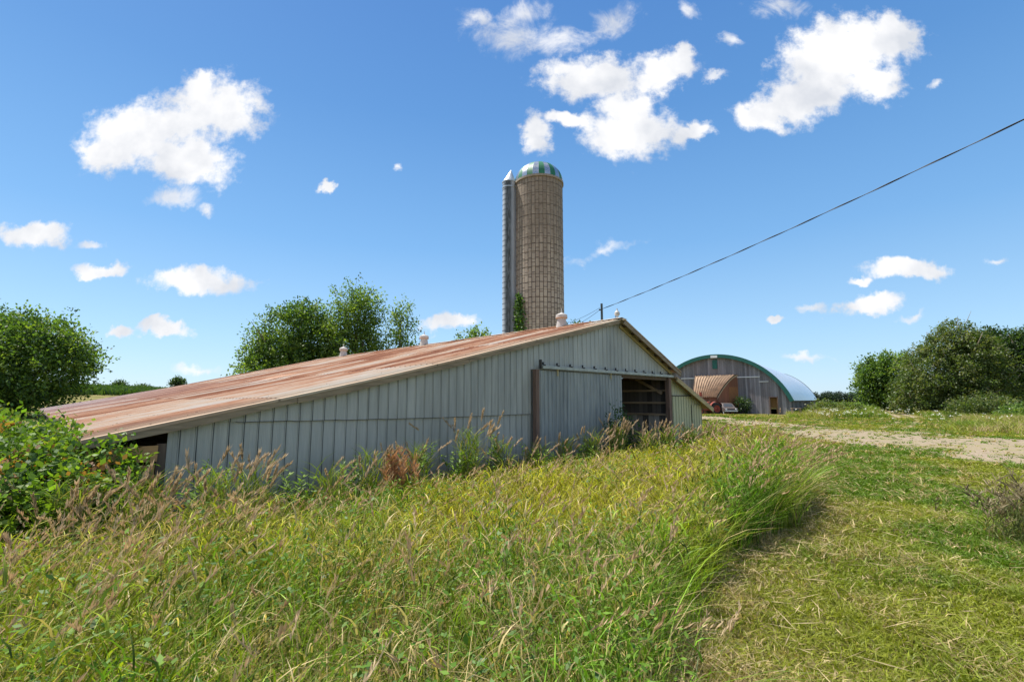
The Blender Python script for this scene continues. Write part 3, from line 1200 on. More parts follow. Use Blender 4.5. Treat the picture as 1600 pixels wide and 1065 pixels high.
for i in range(41):
    a = (-1 + 2 * i / 40) * amax
    rows.append([(AWID / 2 + (ARAD + e) * math.sin(a), y, AC + (ARAD + e) * math.cos(a)) for e, y in ((0.12, -45.0), (0.12, -45.1), (-0.3, -45.1))])
mb.strip(rows)
mb.build('edge_trim', M['iron'], arch)
mb = MB()
for k in range(180):
    mb.box((0.03, -0.13 - k * 0.25, 1.12), (0.04 + 0.02 * random.random(), 0.235, 2.24))
mb.build('side_wall', M['aplank'], arch)
mb = MB()
bw = [(0.1, 0.0), (16.3, 0.0)] + [(16.3 - 16.2 * i / 14, arc_z(16.3 - 16.2 * i / 14) - 0.1) for i in range(15)]
mb.add([(x, y, z) for y in (-44.85, -44.95) for x, z in bw], [tuple(range(len(bw))), tuple(range(len(bw), 2 * len(bw)))[::-1]])
mb.box((16.38, -22.5, 1.1), (0.05, 44.9, 2.2))
mb.build('back_wall', M['darkwood'], arch)
mb = MB()
mb.box((1.40, 0.04, 1.0), (0.09, 0.10, 2.0))
mb.box((2.23, 0.04, 1.0), (0.09, 0.10, 2.0))
mb.box((1.815, 0.04, 2.045), (0.92, 0.10, 0.09))
mb.build('doorway_frame', M['post'], arch)
mb = MB()
mb.box((1.9, -1.0, 1.35), (1.6, 0.1, 1.2))
mb.box((1.4, -1.2, 0.55), (0.5, 0.8, 1.1))
mb.build('inside_crate', M['tanwood'], arch)
M['white'] = mat_plain('white_paint', (0.78, 0.78, 0.78), 0.6, 0, 0.06, 3)
mb = MB()
mb.box((7.85, 0.07, 4.52), (9.4, 0.06, 0.11))
mb.build('door_track', M['white'], arch)
mb = MB()
mb.box((2.75, 0.07, 3.92), (1.05, 0.06, 0.09))
mb.build('white_strip', M['white'], arch)
mb = MB()
mb.box((8.24, 0.05, 6.22), (0.60, 0.04, 1.12))
mb.box((8.00, 0.062, 6.32), (0.08, 0.04, 1.2))
mb.build('green_hatch', M['agreen'], arch)
mb = MB()
mb.box((8.22, 0.47, 7.20), (0.80, 0.04, 0.30))
mb.build('white_plate', M['white'], arch)

# curved lean-to built on its front, roofed with tan ribbed sheets
LX0, LX1, LD = 5.66, 10.69, 3.5


def lean_pt(f, q):
    """f 0..1 right to left, q 0..1 from the wall out to the eave"""
    z = 1.98 + 2.80 * (1 - q ** 1.55) if q < 1 else 1.98
    d = LD * q
    xr = LX0 + 1.75 * q
    xl = LX1 - 0.45 * q
    return (xr + (xl - xr) * f, d, z)


M['lroof'] = mat_plain('tan_ribbed_sheet', (0.38, 0.265, 0.175), 0.7, 0.0, 0.28, 1.6)
M['redboards'] = mat_planks('red_brown_boards', (0.25, 0.095, 0.05), 0.22, 0, 0.4, (0.16, 0.08, 0.05))
mb = MB()
nr = 13
rows = []
for i in range(13):
    q = i / 12
    row = []
    for k in range(nr * 4 + 1):
        f = k / (nr * 4)
        x, d, z = lean_pt(f, q)
        o = (0.16, 0.05, 0.0, 0.05)[k % 4]
        row.append((x, d + o * q, z + o))
    rows.append(row)
mb.strip([r[::-1] for r in rows])
lean = mb.build('lean_to_roof', M['lroof'], arch)
mb = MB()
rows = []
for i in range(13):
    x, d, z = lean_pt(0, i / 12)
    rows.append([(x - 0.05, d, z + 0.06), (x - 0.05, d, z - 0.16), (x + 0.06, d, z - 0.16)])
mb.strip(rows)
mb.build('roof_edge', M['girt'], lean)
mb = MB()
rows = [[lean_pt(0, i / 12)[:2] + (0.0,), tuple(np.array(lean_pt(0, i / 12)) - (0, 0, 0.1))] for i in range(13)]
mb.strip(rows)
rows = [[(lean_pt(k / 8, 0.96)[0], lean_pt(k / 8, 0.96)[1], 0.0), (lean_pt(k / 8, 0.96)[0], lean_pt(k / 8, 0.96)[1], 2.05)] for k in range(9)]
mb.strip(rows)
mb.build('lean_to_wall', M['redboards'], arch)
mb = MB()
d0, d1 = 0.15, 1.55
pA, pB = lean_pt(0, d0 / LD), lean_pt(0, d1 / LD)
mb.add([(pA[0] - 0.05, pA[1], 0.05), (pB[0] - 0.05, pB[1], 0.05), (pB[0] - 0.05, pB[1], 3.3), (pA[0] - 0.05, pA[1], 3.3),
        (pA[0] - 0.01, pA[1], 0.05), (pB[0] - 0.01, pB[1], 0.05), (pB[0] - 0.01, pB[1], 3.3), (pA[0] - 0.01, pA[1], 3.3)],
       [(0, 1, 2, 3), (4, 7, 6, 5), (0, 4, 5, 1), (1, 5, 6, 2), (2, 6, 7, 3), (3, 7, 4, 0)])
mb.build('lean_to_door', mat_wood('orange_brown_door', (0.30, 0.13, 0.05), 2, var=0.25), arch)


def a2w(x, d):
    p = Vector((32.8, 57.0, 0)) + AU * x - AW * d
    return p.x, p.y


# ------------------------------------------------------------------ old red tractor and old car beside the round barn
M['redpaint'] = mat_plain('faded_red_paint', (0.26, 0.045, 0.025), 0.6, 0, 0.4, 3)
M['tyre'] = mat_plain('tyre_rubber', (0.025, 0.024, 0.022), 0.9, 0, 0.2, 8)
M['carpaint'] = mat_plain('dull_grey_paint', (0.085, 0.068, 0.062), 0.6, 0.1, 0.25, 3)
M['glass'] = mat_plain('dark_glass', (0.05, 0.055, 0.06), 0.12, 0.0, 0.1, 2, 0)


def wheel(parent, c, r, wd, rimmat):
    mb = MB()
    prof = [(r * 0.62, -wd / 2), (r * 0.93, -wd / 2), (r, -wd / 4), (r, wd / 4), (r * 0.93, wd / 2), (r * 0.62, wd / 2)]
    rows = []
    for k in range(25):
        a = 2 * math.pi * k / 24
        rows.append([(c[0] + p[0] * math.cos(a), c[1] + p[1], c[2] + p[0] * math.sin(a)) for p in prof])
    mb.strip(rows)
    wl = mb.build('wheel', M['tyre'], parent)
    mb = MB()
    rows = []
    for k in range(17):
        a = 2 * math.pi * k / 16
        rows.append([(c[0] + p[0] * math.cos(a), c[1] + p[1], c[2] + p[0] * math.sin(a)) for p in ((r * 0.64, -wd * 0.4), (r * 0.3, -wd * 0.15), (0.001, -wd * 0.3), (0.001, wd * 0.3), (r * 0.3, wd * 0.15), (r * 0.64, wd * 0.4))])
    mb.strip(rows)
    mb.build('rim', rimmat, wl)


tx, ty = a2w(8.15, 4.9)
tr = thing('tractor', 'old faded red tractor with upright exhaust stack by the lean-to', 'tractor', (tx, ty, 0), R(8))
mb = MB()
mb.box((-0.75, 0, 1.02), (1.7, 0.52, 0.62))
mb.box((-1.62, 0, 0.98), (0.10, 0.56, 0.74))
mb.box((-0.55, 0, 0.62), (2.1, 0.36, 0.34))
mb.box((0.55, 0, 0.80), (0.95, 0.62, 0.60))
mb.build('body', M['redpaint'], tr, bevel=0.05)
mb = MB()
for y in (-0.62, 0.62):
    rows = []
    for k in range(10):
        a = math.pi * (0.08 + 0.8 * k / 9)
        rows.append([(0.62 + 0.80 * math.cos(a), y - 0.19, 0.72 + 0.80 * math.sin(a)), (0.62 + 0.80 * math.cos(a), y + 0.19, 0.72 + 0.80 * math.sin(a))])
    mb.strip(rows)
mb.build('mudguard', M['redpaint'], tr)
mb = MB()
mb.tube([(-0.85, 0.06, 1.3), (-0.85, 0.06, 2.15)], 0.07, 10)
mb.tube([(-0.85, 0.06, 2.15), (-0.85, 0.06, 2.62)], 0.15, 10)
mb.build('exhaust_stack', M['redpaint'], tr)
mb = MB()
mb.box((0.62, 0, 1.18), (0.42, 0.46, 0.08))
mb.box((0.80, 0, 1.38), (0.07, 0.46, 0.34))
mb.build('seat', M['iron'], tr, bevel=0.03)
mb = MB()
mb.tube([(0.0, 0, 1.2), (0.22, 0, 1.48)], 0.025, 8)
mb.tube([(0.22 + 0.12 * math.cos(a), 0.19 * math.sin(a), 1.48 - 0.14 * math.cos(a)) for a in np.linspace(0, 2 * math.pi, 17)], 0.02, 6)
mb.build('steering_wheel', M['iron'], tr)
for y in (-0.66, 0.66):
    wheel(tr, (0.62, y, 0.68), 0.68, 0.34, M['redpaint'])
for y in (-0.52, 0.52):
    wheel(tr, (-1.25, y, 0.36), 0.36, 0.18, M['redpaint'])

cx, cy = a2w(6.5, 4.2)
car = thing('car', 'old dull grey car parked nose out beside the round roofed barn', 'car', (cx, cy, 0), R(-10))
CW = 1.42
prof_c = [(-1.75, 0.38), (-1.80, 0.62), (-1.70, 0.80), (-0.75, 0.90), (-0.25, 1.32), (0.95, 1.36), (1.40, 0.95), (1.90, 0.88), (1.95, 0.40)]
mb = MB()
rows = []
for j, (yy, k_) in enumerate(((-1, 0.94), (-0.86, 1.0), (0.86, 1.0), (1, 0.94))):
    rows.append([(0.28 + yy * CW / 2 * (1.0 if pz < 0.92 else 0.80), px_, 0.38 + (pz - 0.38) * k_) for px_, pz in prof_c])
mb.strip(rows)
for r_ in (rows[0], rows[-1]):
    mb.add(r_, [tuple(range(len(r_)))])
mb.build('body', M['carpaint'], car, bevel=0.03)
mb = MB()
mb.add([(0.28 - 0.47, -0.735, 0.95), (0.28 + 0.47, -0.735, 0.95), (0.28 + 0.44, -0.335, 1.27), (0.28 - 0.44, -0.335, 1.27),
        (0.28 - 0.47, -0.715, 0.93), (0.28 + 0.47, -0.715, 0.93), (0.28 + 0.44, -0.315, 1.25), (0.28 - 0.44, -0.315, 1.25)],
       [(0, 1, 2, 3), (7, 6, 5, 4), (0, 4, 5, 1), (1, 5, 6, 2), (2, 6, 7, 3), (3, 7, 4, 0)])
mb.build('windscreen', M['glass'], car)
for s_ in (-1, 1):
    mb = MB()
    mb.tube([(0.28 + s_ * 0.52, -1.83, 0.66), (0.28 + s_ * 0.52, -1.72, 0.66)], 0.085, 12)
    mb.build('headlight', M['white'], car)
mb = MB()
mb.box((0.28, -1.86, 0.46), (1.40, 0.10, 0.12))
mb.build('bumper', M['galv'], car, bevel=0.02)
mb = MB()
mb.box((0.28, -1.80, 0.64), (0.72, 0.05, 0.14))
mb.build('grille', M['iron'], car)
for s_ in (-1, 1):
    for yy in (-1.15, 1.2):
        mb = MB()
        c_ = (0.28 + s_ * 0.60, yy, 0.32)
        mb.tube([(c_[0] - 0.09, yy, 0.32), (c_[0] + 0.09, yy, 0.32)], 0.32, 20)
        wl = mb.build('wheel', M['tyre'], car)
        mb = MB()
        mb.tube([(c_[0] - 0.095, yy, 0.32), (c_[0] + 0.095, yy, 0.32)], 0.18, 14)
        mb.build('rim', M['galv'], wl)

# small trestle stand by the barn corner
px_, py_ = a2w(-0.9, 5.2)
st_ = thing('trestle', 'small pale wooden trestle standing in grass by the barn corner', 'trestle', (px_, py_, 0), R(-8))
mb = MB()
mb.box((0, 0, 0.82), (1.0, 0.28, 0.06))
mb.build('top_board', M['girt'], st_)
for sx_ in (-0.38, 0.38):
    for sy_ in (-1, 1):
        mb = MB()
        mb.beam((sx_, sy_ * 0.08, 0.79), (sx_ * 1.15, sy_ * 0.26, 0.0), 0.06, 0.05)
        mb.build('leg', M['girt'], st_)

# ------------------------------------------------------------------ utility pole and cable
M['pole'] = mat_wood('pole_timber', (0.10, 0.105, 0.085), 2)
pole = thing('utility_pole', 'thin dark wooden utility pole rising behind the barn ridge', 'pole', (7.95, 42.0, 0))
mb = MB()
mb.tube([(0, 0, 0), (0, 0, 5), (0, 0, 10.2)], [0.15, 0.125, 0.098], 12)
mb.build('pole_shaft', M['pole'], pole, smooth=True)
mb = MB()
mb.tube([(-0.10, -0.05, 9.62), (-0.20, -0.12, 9.62)], 0.03, 8)
mb.lathe([(0.05, -0.07), (0.07, 0), (0.05, 0.07)], 10, (-0.20, -0.12, 9.62))
mb.build('insulator', M['iron'], pole)


def catenary(p, q, sag, n=40):
    p, q = Vector(p), Vector(q)
    return [p + (q - p) * (i / n) - Vector((0, 0, sag * 4 * (i / n) * (1 - i / n))) for i in range(n + 1)]


M['wire'] = mat_plain('black_wire', (0.016, 0.016, 0.018), 0.6, 0, 0.1, 5, 0)
P1 = Vector((7.76, 41.9, 9.62))
P2 = Vector((24.6, 4.2, 14.1))
mb = MB()
path = catenary(P1, P2, 0.62, 120)
mb.tube(path, 0.014, 6)
off = [p + Vector((0.022 * math.cos(i * 0.55), 0.01, 0.022 * math.sin(i * 0.55))) for i, p in enumerate(path)]
mb.tube(off, 0.015, 6)
off = [p + Vector((0.022 * math.cos(i * 0.55 + 2.6), -0.01, 0.022 * math.sin(i * 0.55 + 2.6))) for i, p in enumerate(path)]
mb.tube(off, 0.012, 6)
tag(mb.build('power_cable', M['wire'], smooth=True), 'twisted black power cable crossing the sky from the pole to the right', 'cable')
mb = MB()
mb.tube(catenary((7.76, 41.9, 9.62), (5.2, 49.5, 8.9), 0.25, 20), 0.016, 5)
tag(mb.build('power_cable', M['wire'], smooth=True), 'thin lower wire running from the pole towards the silo', 'cable')
mb = MB()
mb.tube(catenary((7.76, 41.9, 9.80), (5.2, 50.0, 9.6), 0.2, 20), 0.014, 5)
tag(mb.build('power_cable', M['wire'], smooth=True), 'thin upper wire running from the pole towards the silo', 'cable')
mx, my = b2w(RS + 0.12, 0.05)
mb = MB()
mb.tube(catenary((7.90, 41.85, 9.35), (mx, my, RZ + 0.36), 1.4, 60), 0.010, 5)
tag(mb.build('service_drop', M['wire'], smooth=True), 'thin service wire sagging from the pole to the barn mast', 'cable')


# ------------------------------------------------------------------ foliage
def leaf_quads(pos, direc, nrm, length, width, fold=0.0):
    """diamond leaves: base, two sides, tip"""
    d = direc / (np.linalg.norm(direc, axis=1, keepdims=True) + 1e-9)
    s = np.cross(d, nrm)
    s /= (np.linalg.norm(s, axis=1, keepdims=True) + 1e-9)
    L, Wd = length[:, None], width[:, None]
    v = np.empty((len(pos), 4, 3))
    v[:, 0] = pos
    v[:, 1] = pos + d * L * 0.45 + s * Wd * 0.5
    v[:, 2] = pos + d * L
    v[:, 3] = pos + d * L * 0.45 - s * Wd * 0.5
    return v.reshape(-1, 3)


def quad_idx(n):
    return np.arange(n * 4).reshape(n, 4)


def rand_dir(n, rng):
    v = rng.normal(size=(n, 3))
    return v / np.linalg.norm(v, axis=1, keepdims=True)


PAL = {}
PAL0 = {
    'maple': [(0.055, 0.10, 0.020), (0.080, 0.135, 0.026), (0.125, 0.175, 0.035), (0.035, 0.070, 0.018)],
    'light': [(0.10, 0.16, 0.030), (0.14, 0.19, 0.042), (0.075, 0.125, 0.028), (0.055, 0.095, 0.025)],
    'dark': [(0.030, 0.060, 0.018), (0.042, 0.078, 0.022), (0.060, 0.10, 0.030), (0.025, 0.048, 0.016)],
    'cedar': [(0.070, 0.105, 0.026), (0.095, 0.125, 0.032), (0.05, 0.08, 0.02), (0.12, 0.13, 0.045)],
    'far': [(0.018, 0.035, 0.020), (0.023, 0.042, 0.024), (0.015, 0.030, 0.018)],
}


for k_, v_ in PAL0.items():
    PAL[k_] = [tuple(x * (1.40 if k_ in ('cedar', 'dark', 'far') else 1.62) for x in c_) for c_ in v_]


def pick_cols(n, pal, rng, jit=0.18):
    p = np.array(PAL[pal] if isinstance(pal, str) else pal)
    c = p[rng.integers(0, len(p), n)]
    return c * (1 + jit * rng.normal(size=(n, 1))).clip(0.5, 1.6)


def crown(lobes, nspray, leaves, leaf, pal, rng, droop=0.0, spray_len=1.2, hollow=0.55, up=0.35):
    """sprays of leaves over and through a set of ellipsoid lobes"""
    vol = np.array([l[3] * l[4] + l[4] * l[5] + l[3] * l[5] for l in lobes], float)
    which = rng.choice(len(lobes), nspray, p=vol / vol.sum())
    L = np.array(lobes, float)[which]
    d = rand_dir(nspray, rng)
    rad = hollow + (1 - hollow) * rng.random(nspray) ** 0.6
    # lumpy outline
    lump = 0.84 + 0.38 * vnoise(d[:, 0] * 2.4 + L[:, 0], d[:, 1] * 2.4 + d[:, 2] * 3.1 + L[:, 2], 1.0, 31, 3)
    base = L[:, :3] + d * L[:, 3:6] * (rad * lump)[:, None]
    sd = d + np.array([0, 0, up - droop]) + 0.45 * rng.normal(size=(nspray, 3))
    sd /= np.linalg.norm(sd, axis=1, keepdims=True)
    sl = spray_len * (0.5 + 0.9 * rng.random(nspray))
    scol = pick_cols(nspray, pal, rng, 0.12)
    k = leaves
    u = rng.random((nspray, k)) ** 0.8
    pos = base[:, None, :] + sd[:, None, :] * (u * sl[:, None])[..., None]
    pos = pos + rng.normal(size=(nspray, k, 3)) * (leaf * 0.75)
    pos[..., 2] -= droop * (u ** 2) * sl[:, None] * 0.7
    pos = pos.reshape(-1, 3)
    n = len(pos)
    ld = np.repeat(sd, k, 0) * 0.6 + rand_dir(n, rng) * 0.9 + np.array([0, 0, -0.15])
    nr = rand_dir(n, rng) * 0.8 + np.array([0, 0, 0.9])
    ln = leaf * (0.7 + 0.7 * rng.random(n))
    v = leaf_quads(pos, ld, nr, ln, ln * 0.62)
    c = np.repeat(scol, k, 0) * (1 + 0.14 * rng.normal(size=(n, 1))).clip(0.5, 1.6)
    return v, quad_idx(n), np.repeat(c, 4, 0)


def make_tree(name, label, cat, loc, lobes, nspray, leaves, leaf, pal, trunk_r, trunk_h, seed, group=None, droop=0.0, spray_len=1.2,
              hollow=0.55, up=0.35, limbs=True, bare=0):
    rng = np.random.default_rng(seed)
    z0 = float(ground_h(loc[0], loc[1]))
    t = thing(name, label, cat, (loc[0], loc[1], z0), 0, group)
    v, q, c = crown(lobes, nspray, leaves, leaf, pal, rng, droop, spray_len, hollow, up)
    np_mesh('crown', v, q, c, M['leaf'], t)
    mb = MB()
    top = max(l[2] for l in lobes)
    pth = [(0, 0, -0.2), (0.04 * trunk_h * rng.normal() * 0.3, 0, trunk_h * 0.5), (0.06 * rng.normal(), 0.05, trunk_h), (0.1, 0.0, top)]
    mb.tube(pth, [trunk_r * 1.25, trunk_r, trunk_r * 0.8, trunk_r * 0.25], 9)
    if limbs:
        for l in lobes:
            for _ in range(2):
                e = np.array(l[:3]) + rng.normal(size=3) * np.array(l[3:6]) * 0.45
                s_ = (0, 0, trunk_h * (0.5 + 0.5 * rng.random()))
                mid = ((e[0]) * 0.45, (e[1]) * 0.45, s_[2] + (e[2] - s_[2]) * 0.6)
                mb.tube([s_, mid, tuple(e)], [trunk_r * 0.5, trunk_r * 0.32, trunk_r * 0.08], 6)
    mb.build('trunk', M['bark'], t, smooth=True)
    if bare:
        dead = mat_wood('dead_wood', (0.36, 0.31, 0.25), 2)
        for _ in range(bare):
            mb = MB()
            l = lobes[rng.integers(0, len(lobes))]
            d = rand_dir(1, rng)[0]
            d[1] = -abs(d[1])
            p = np.array(l[:3]) + d * np.array(l[3:6]) * 0.75
            e = p + (d + np.array([0, 0, 0.5])) * (0.8 + 1.0 * rng.random())
            m_ = (p + e) / 2 + rng.normal(size=3) * 0.12
            mb.tube([tuple(p), tuple(m_), tuple(e)], [0.05, 0.035, 0.012], 5)
            mb.build('dead_branch', dead, t)
    return t


# big round maple on the left
Y = 46
make_tree('maple_tree', 'broad round dark green maple standing left of the barn roof', 'tree', (PX(20, Y), Y), [
    (0, 0, 5.2, 5.2, 5.0, 4.0), (-2.5, -1, 3.6, 4.0, 4, 3.0), (3.2, -1, 4.0, 3.2, 3.0, 2.7), (1.6, 0, 7.2, 3.0, 2.8, 1.8), (-3.0, 0, 6.8, 3.2, 3, 2.2), (4.9, 0, 5.4, 1.7, 1.8, 1.4), (0.5, -2, 2.2, 4.6, 3, 1.6)],
    2100, 18, 0.29, 'maple', 0.34, 2.6, 41, spray_len=1.5, hollow=0.55)
# cluster beyond the barn
Y = 62
g = 'trees standing beyond the barn roof'
make_tree('maple_tree', 'widest dark round crowned tree of the cluster beyond the rusty roof', 'tree', (PX(452, Y), Y), [
    (0.4, 0, 9.4, 4.0, 4, 3.6), (-2.6, 0, 6.8, 3.0, 3, 2.6), (-4.2, 0, 4.6, 2.2, 2.2, 1.8), (2.9, 0, 7.2, 3.0, 3, 3.4), (0, -1, 5.4, 4.6, 4, 3.0), (1.4, 0, 12.0, 2.2, 2, 1.5)],
    2000, 17, 0.31, 'maple', 0.34, 3.2, 52, g, spray_len=1.5, hollow=0.55)
make_tree('ash_tree', 'tall lighter green tree rising highest in the middle of the cluster', 'tree', (PX(553, Y - 1), Y - 1), [
    (-0.2, 0, 11.4, 2.1, 2, 2.6), (-1.2, 0, 14.4, 1.4, 1.3, 1.2), (0.9, 0, 13.4, 1.5, 1.4, 1.7), (-0.2, 0, 7.6, 2.5, 2.3, 2.8), (-2.2, 0, 8.4, 1.8, 1.7, 3.0), (1.7, 0, 7.0, 1.5, 1.4, 1.8), (1.7, 0, 10.4, 0.9, 0.9, 1.0)],
    860, 18, 0.30, 'light', 0.24, 4.0, 63, g, spray_len=1.9, hollow=0.35, up=0.55)
make_tree('ash_tree', 'slim sparse light green tree at the right end of the cluster', 'tree', (PX(622, Y), Y), [
    (0, 0, 11.2, 1.1, 1.1, 1.9), (0.1, 0, 8.2, 1.4, 1.3, 2.2), (1.5, 0, 7.2, 1.2, 1.2, 1.3), (-0.9, 0, 6.4, 1.1, 1.1, 1.4), (0.3, 0, 13.0, 0.7, 0.7, 0.9)],
    230, 18, 0.29, 'light', 0.18, 4.5, 74, g, spray_len=1.4, hollow=0.25, up=0.6)
Y = 64
make_tree('young_tree', 'small round green tree peeking over the roof just left of the silo', 'tree', (PX(744, Y), Y), [
    (0, 0, 8.2, 2.3, 2.2, 2.4), (1.6, 0, 7.6, 1.8, 1.7, 1.9), (-1.4, 0, 7.2, 1.5, 1.5, 1.5)], 520, 14, 0.34, 'light', 0.16, 4.0, 85, spray_len=1.1, hollow=0.4)
Y = 54
make_tree('young_tree', 'sparse leafy sapling showing behind the nearest ridge vent right of the silo', 'tree', (PX(886, Y), Y), [
    (0, 0, 8.6, 1.4, 1.3, 1.2), (-2.0, 0, 8.9, 1.4, 1.2, 1.2), (2.0, 0, 8.3, 1.1, 1, 0.9)], 240, 12, 0.30, 'dark', 0.10, 6.0, 96, spray_len=1.2, hollow=0.2, up=0.8)
# right hand clump
Y = 76
make_tree('maple_tree', 'light green leafy tree at the left end of the right clump', 'tree', (PX(1388, Y), Y), [
    (0, 0, 5.4, 3.6, 3.2, 2.9), (-1.8, 0, 3.6, 2.5, 2.4, 2.4), (1.8, 0, 6.2, 2.4, 2.3, 2.0), (-2.4, -0.6, 5.2, 1.6, 1.5, 1.5), (0.2, -1.5, 2.2, 3.4, 2, 1.8)], 1500, 15, 0.34, 'maple', 0.26, 1.6, 107, spray_len=1.0, hollow=0.6)
Y = 60
make_tree('cedar_tree', 'tall olive green cedar with grey dead twigs in the right clump', 'tree', (PX(1500, Y), Y), [
    (0, 0, 5.6, 4.2, 4.0, 4.6), (-2.8, 0, 4.4, 3.2, 3.2, 3.6), (2.2, 0, 5.6, 3.0, 3, 3.6), (0.2, 0, 9.4, 2.0, 2, 2.0), (-1.4, 0, 8.0, 1.9, 1.8, 1.6), (-5.0, -0.5, 3.0, 2.3, 2.2, 2.4), (0.4, -1.5, 2.6, 5.4, 3.2, 2.3), (-6.4, -0.5, 2.0, 1.8, 1.6, 1.6)],
    3400, 18, 0.24, 'cedar', 0.30, 1.5, 118, droop=0.55, spray_len=1.05, hollow=0.62, up=0.35, bare=46)
Y = 64
g = 'dark trees at the right edge'
make_tree('spruce_tree', 'dark green tree behind the olive cedar on its right', 'tree', (PX(1562, Y), Y), [
    (0, 0, 6.0, 3.4, 3.2, 4.4), (1.8, 0, 4.6, 3.0, 3, 3.6), (-0.6, 0, 9.0, 1.9, 1.8, 1.7), (0.4, -1, 2.6, 4.2, 2.8, 2.2)], 1700, 16, 0.30, 'dark', 0.28, 1.8, 129, g, spray_len=1.0, hollow=0.6)
make_tree('spruce_tree', 'dark green tree cut off by the right edge of the photo', 'tree', (PX(1622, Y - 3), Y - 3), [
    (0, 0, 5.4, 4.2, 4.0, 4.2), (-1.6, -0.5, 8.0, 2.2, 2, 1.8), (1.8, 0, 8.4, 2.4, 2.3, 1.6), (0, -1, 2.6, 4.6, 3.2, 2.3)], 1800, 16, 0.30, 'dark', 0.30, 1.8, 130, g, spray_len=1.0, hollow=0.6)


def shrub(name, label, loc, lobes, nspray, leaves, leaf, pal, seed, mat='leaf', group=None, up=0.5, spray_len=0.5, hollow=0.35, cat='shrub'):
    rng = np.random.default_rng(seed)
    z0 = float(ground_h(loc[0], loc[1]))
    t = thing(name, label, cat, (loc[0], loc[1], z0), 0, group)
    v, q, c = crown(lobes, nspray, leaves, leaf, pal, rng, 0, spray_len, hollow, up)
    keep = (v[:, 2].reshape(-1, 4).min(1) > 0.01)
    v = v.reshape(-1, 4, 3)[keep].reshape(-1, 3)
    c = c.reshape(-1, 4, 3)[keep].reshape(-1, 3)
    np_mesh('foliage', v, quad_idx(len(v) // 4), c, M[mat], t)
    mb = MB()
    for l in lobes:
        for _ in range(4):
            e = np.array(l[:3]) + rng.normal(size=3) * np.array(l[3:6]) * 0.4
            b0 = (l[0] * 0.3 + 0.1 * rng.normal(), l[1] * 0.3 + 0.1 * rng.normal(), 0)
            mb.tube([b0, tuple((np.array(b0) + e) / 2 + rng.normal(size=3) * 0.06), tuple(e)], [0.022, 0.016, 0.006], 5)
    mb.build('stem', M['bark'], t, smooth=True)
    return t


Y = 47
shrub('bush', 'low olive bush in front of the right hand trees', (PX(1545, Y), Y), [(0, 0, 1.1, 2.2, 1.2, 0.9), (-2.4, 0, 0.9, 1.6, 1, 0.8), (1.8, 0.2, 0.9, 1.3, 1, 0.8)], 520, 12, 0.17, 'cedar', 141)
Y = 44
shrub('bush', 'bright green low bush at the right edge before the trees', (PX(1604, Y), Y), [(0, 0, 0.6, 1.7, 1.0, 0.6), (-1.6, 0, 0.4, 1.0, 0.8, 0.4)], 260, 12, 0.18, 'light', 142)
x_, y_ = a2w(5.0, 1.4)
shrub('bush', 'dark green weed bush with pale flower heads against the round barn front', (x_, y_), [(0, 0, 0.9, 0.75, 0.6, 0.9)], 150, 12, 0.16, 'dark', 143, spray_len=0.4)
x_, y_ = a2w(-3.4, 2.5)
shrub('bush', 'green overgrown bush at the right corner of the round barn', (x_, y_), [(0, 0, 0.7, 1.4, 1.2, 0.8), (1.8, -1.0, 0.6, 1.4, 1.2, 0.7)], 300, 12, 0.17, 'cedar', 144)

# small far trees along the rise on the left
for (px, py0, wpx, hpx, Y, lab, sd) in ((184, 612, 20, 15, 150, 'small lone round tree on the rise left of the roof', 151), (276, 606, 18, 14, 140, 'small tree just showing above the rusty roof line', 152),
                                   (222, 611, 22, 7, 160, 'low far bush right of the small lone tree on the rise', 153), (146, 613, 26, 9, 150, 'low far bush beside the big maple', 154)):
    x = PX(px, Y)
    hh = hpx / 757.5 * Y
    ww = wpx / 757.5 * Y / 2
    zg = float(ground_h(x, Y))
    zb = HT(py0, Y) - zg
    make_tree('small_tree', lab, 'tree', (x, Y), [(0, 0, zb + hh * 0.62, ww * 0.8, ww * 0.8, hh * 0.36), (-ww * 0.35, 0, zb + hh * 0.4, ww * 0.6, ww * 0.6, hh * 0.25)], 150, 10, 0.5, 'dark', 0.12, max(0.4, zb + hh * 0.2), sd, 'far small trees on the left', spray_len=0.7, hollow=0.3)


# far woods: one mass nobody could count
def far_wood():
    rng = np.random.default_rng(161)
    vs, cs = [], []
    for (x0, x1, Y, h0, h1, npx) in ((PX(1255, 330), PX(1420, 330), 330, 4.6, 6.4, 34), (PX(1500, 300), PX(1800, 300), 300, 5, 8, 20), (PX(-300, 260), PX(20, 260), 260, 5, 8, 18)):
        for i in range(npx):
            x = x0 + (x1 - x0) * (i + rng.random()) / npx
            y = Y + rng.normal() * 6
            h = h0 + (h1 - h0) * rng.random()
            zg = float(ground_h(x, y))
            v, q, c = crown([(x, y, zg + h * 0.5, 3.0 + rng.random(), 3, h * 0.5), (x + 1.5, y, zg + h * 0.3, 3, 3, h * 0.36)], 150, 8, 0.7, 'far', rng, 0, 0.8, 0.6, 0.3)
            vs.append(v); cs.append(c)
    v, c = np.concatenate(vs), np.concatenate(cs)
    o = np_mesh('far_wood', v, quad_idx(len(v) // 4), c, M['leaf'])
    tag(o, 'low dark line of far woodland on the horizon', 'woodland', kind='stuff')


far_wood()


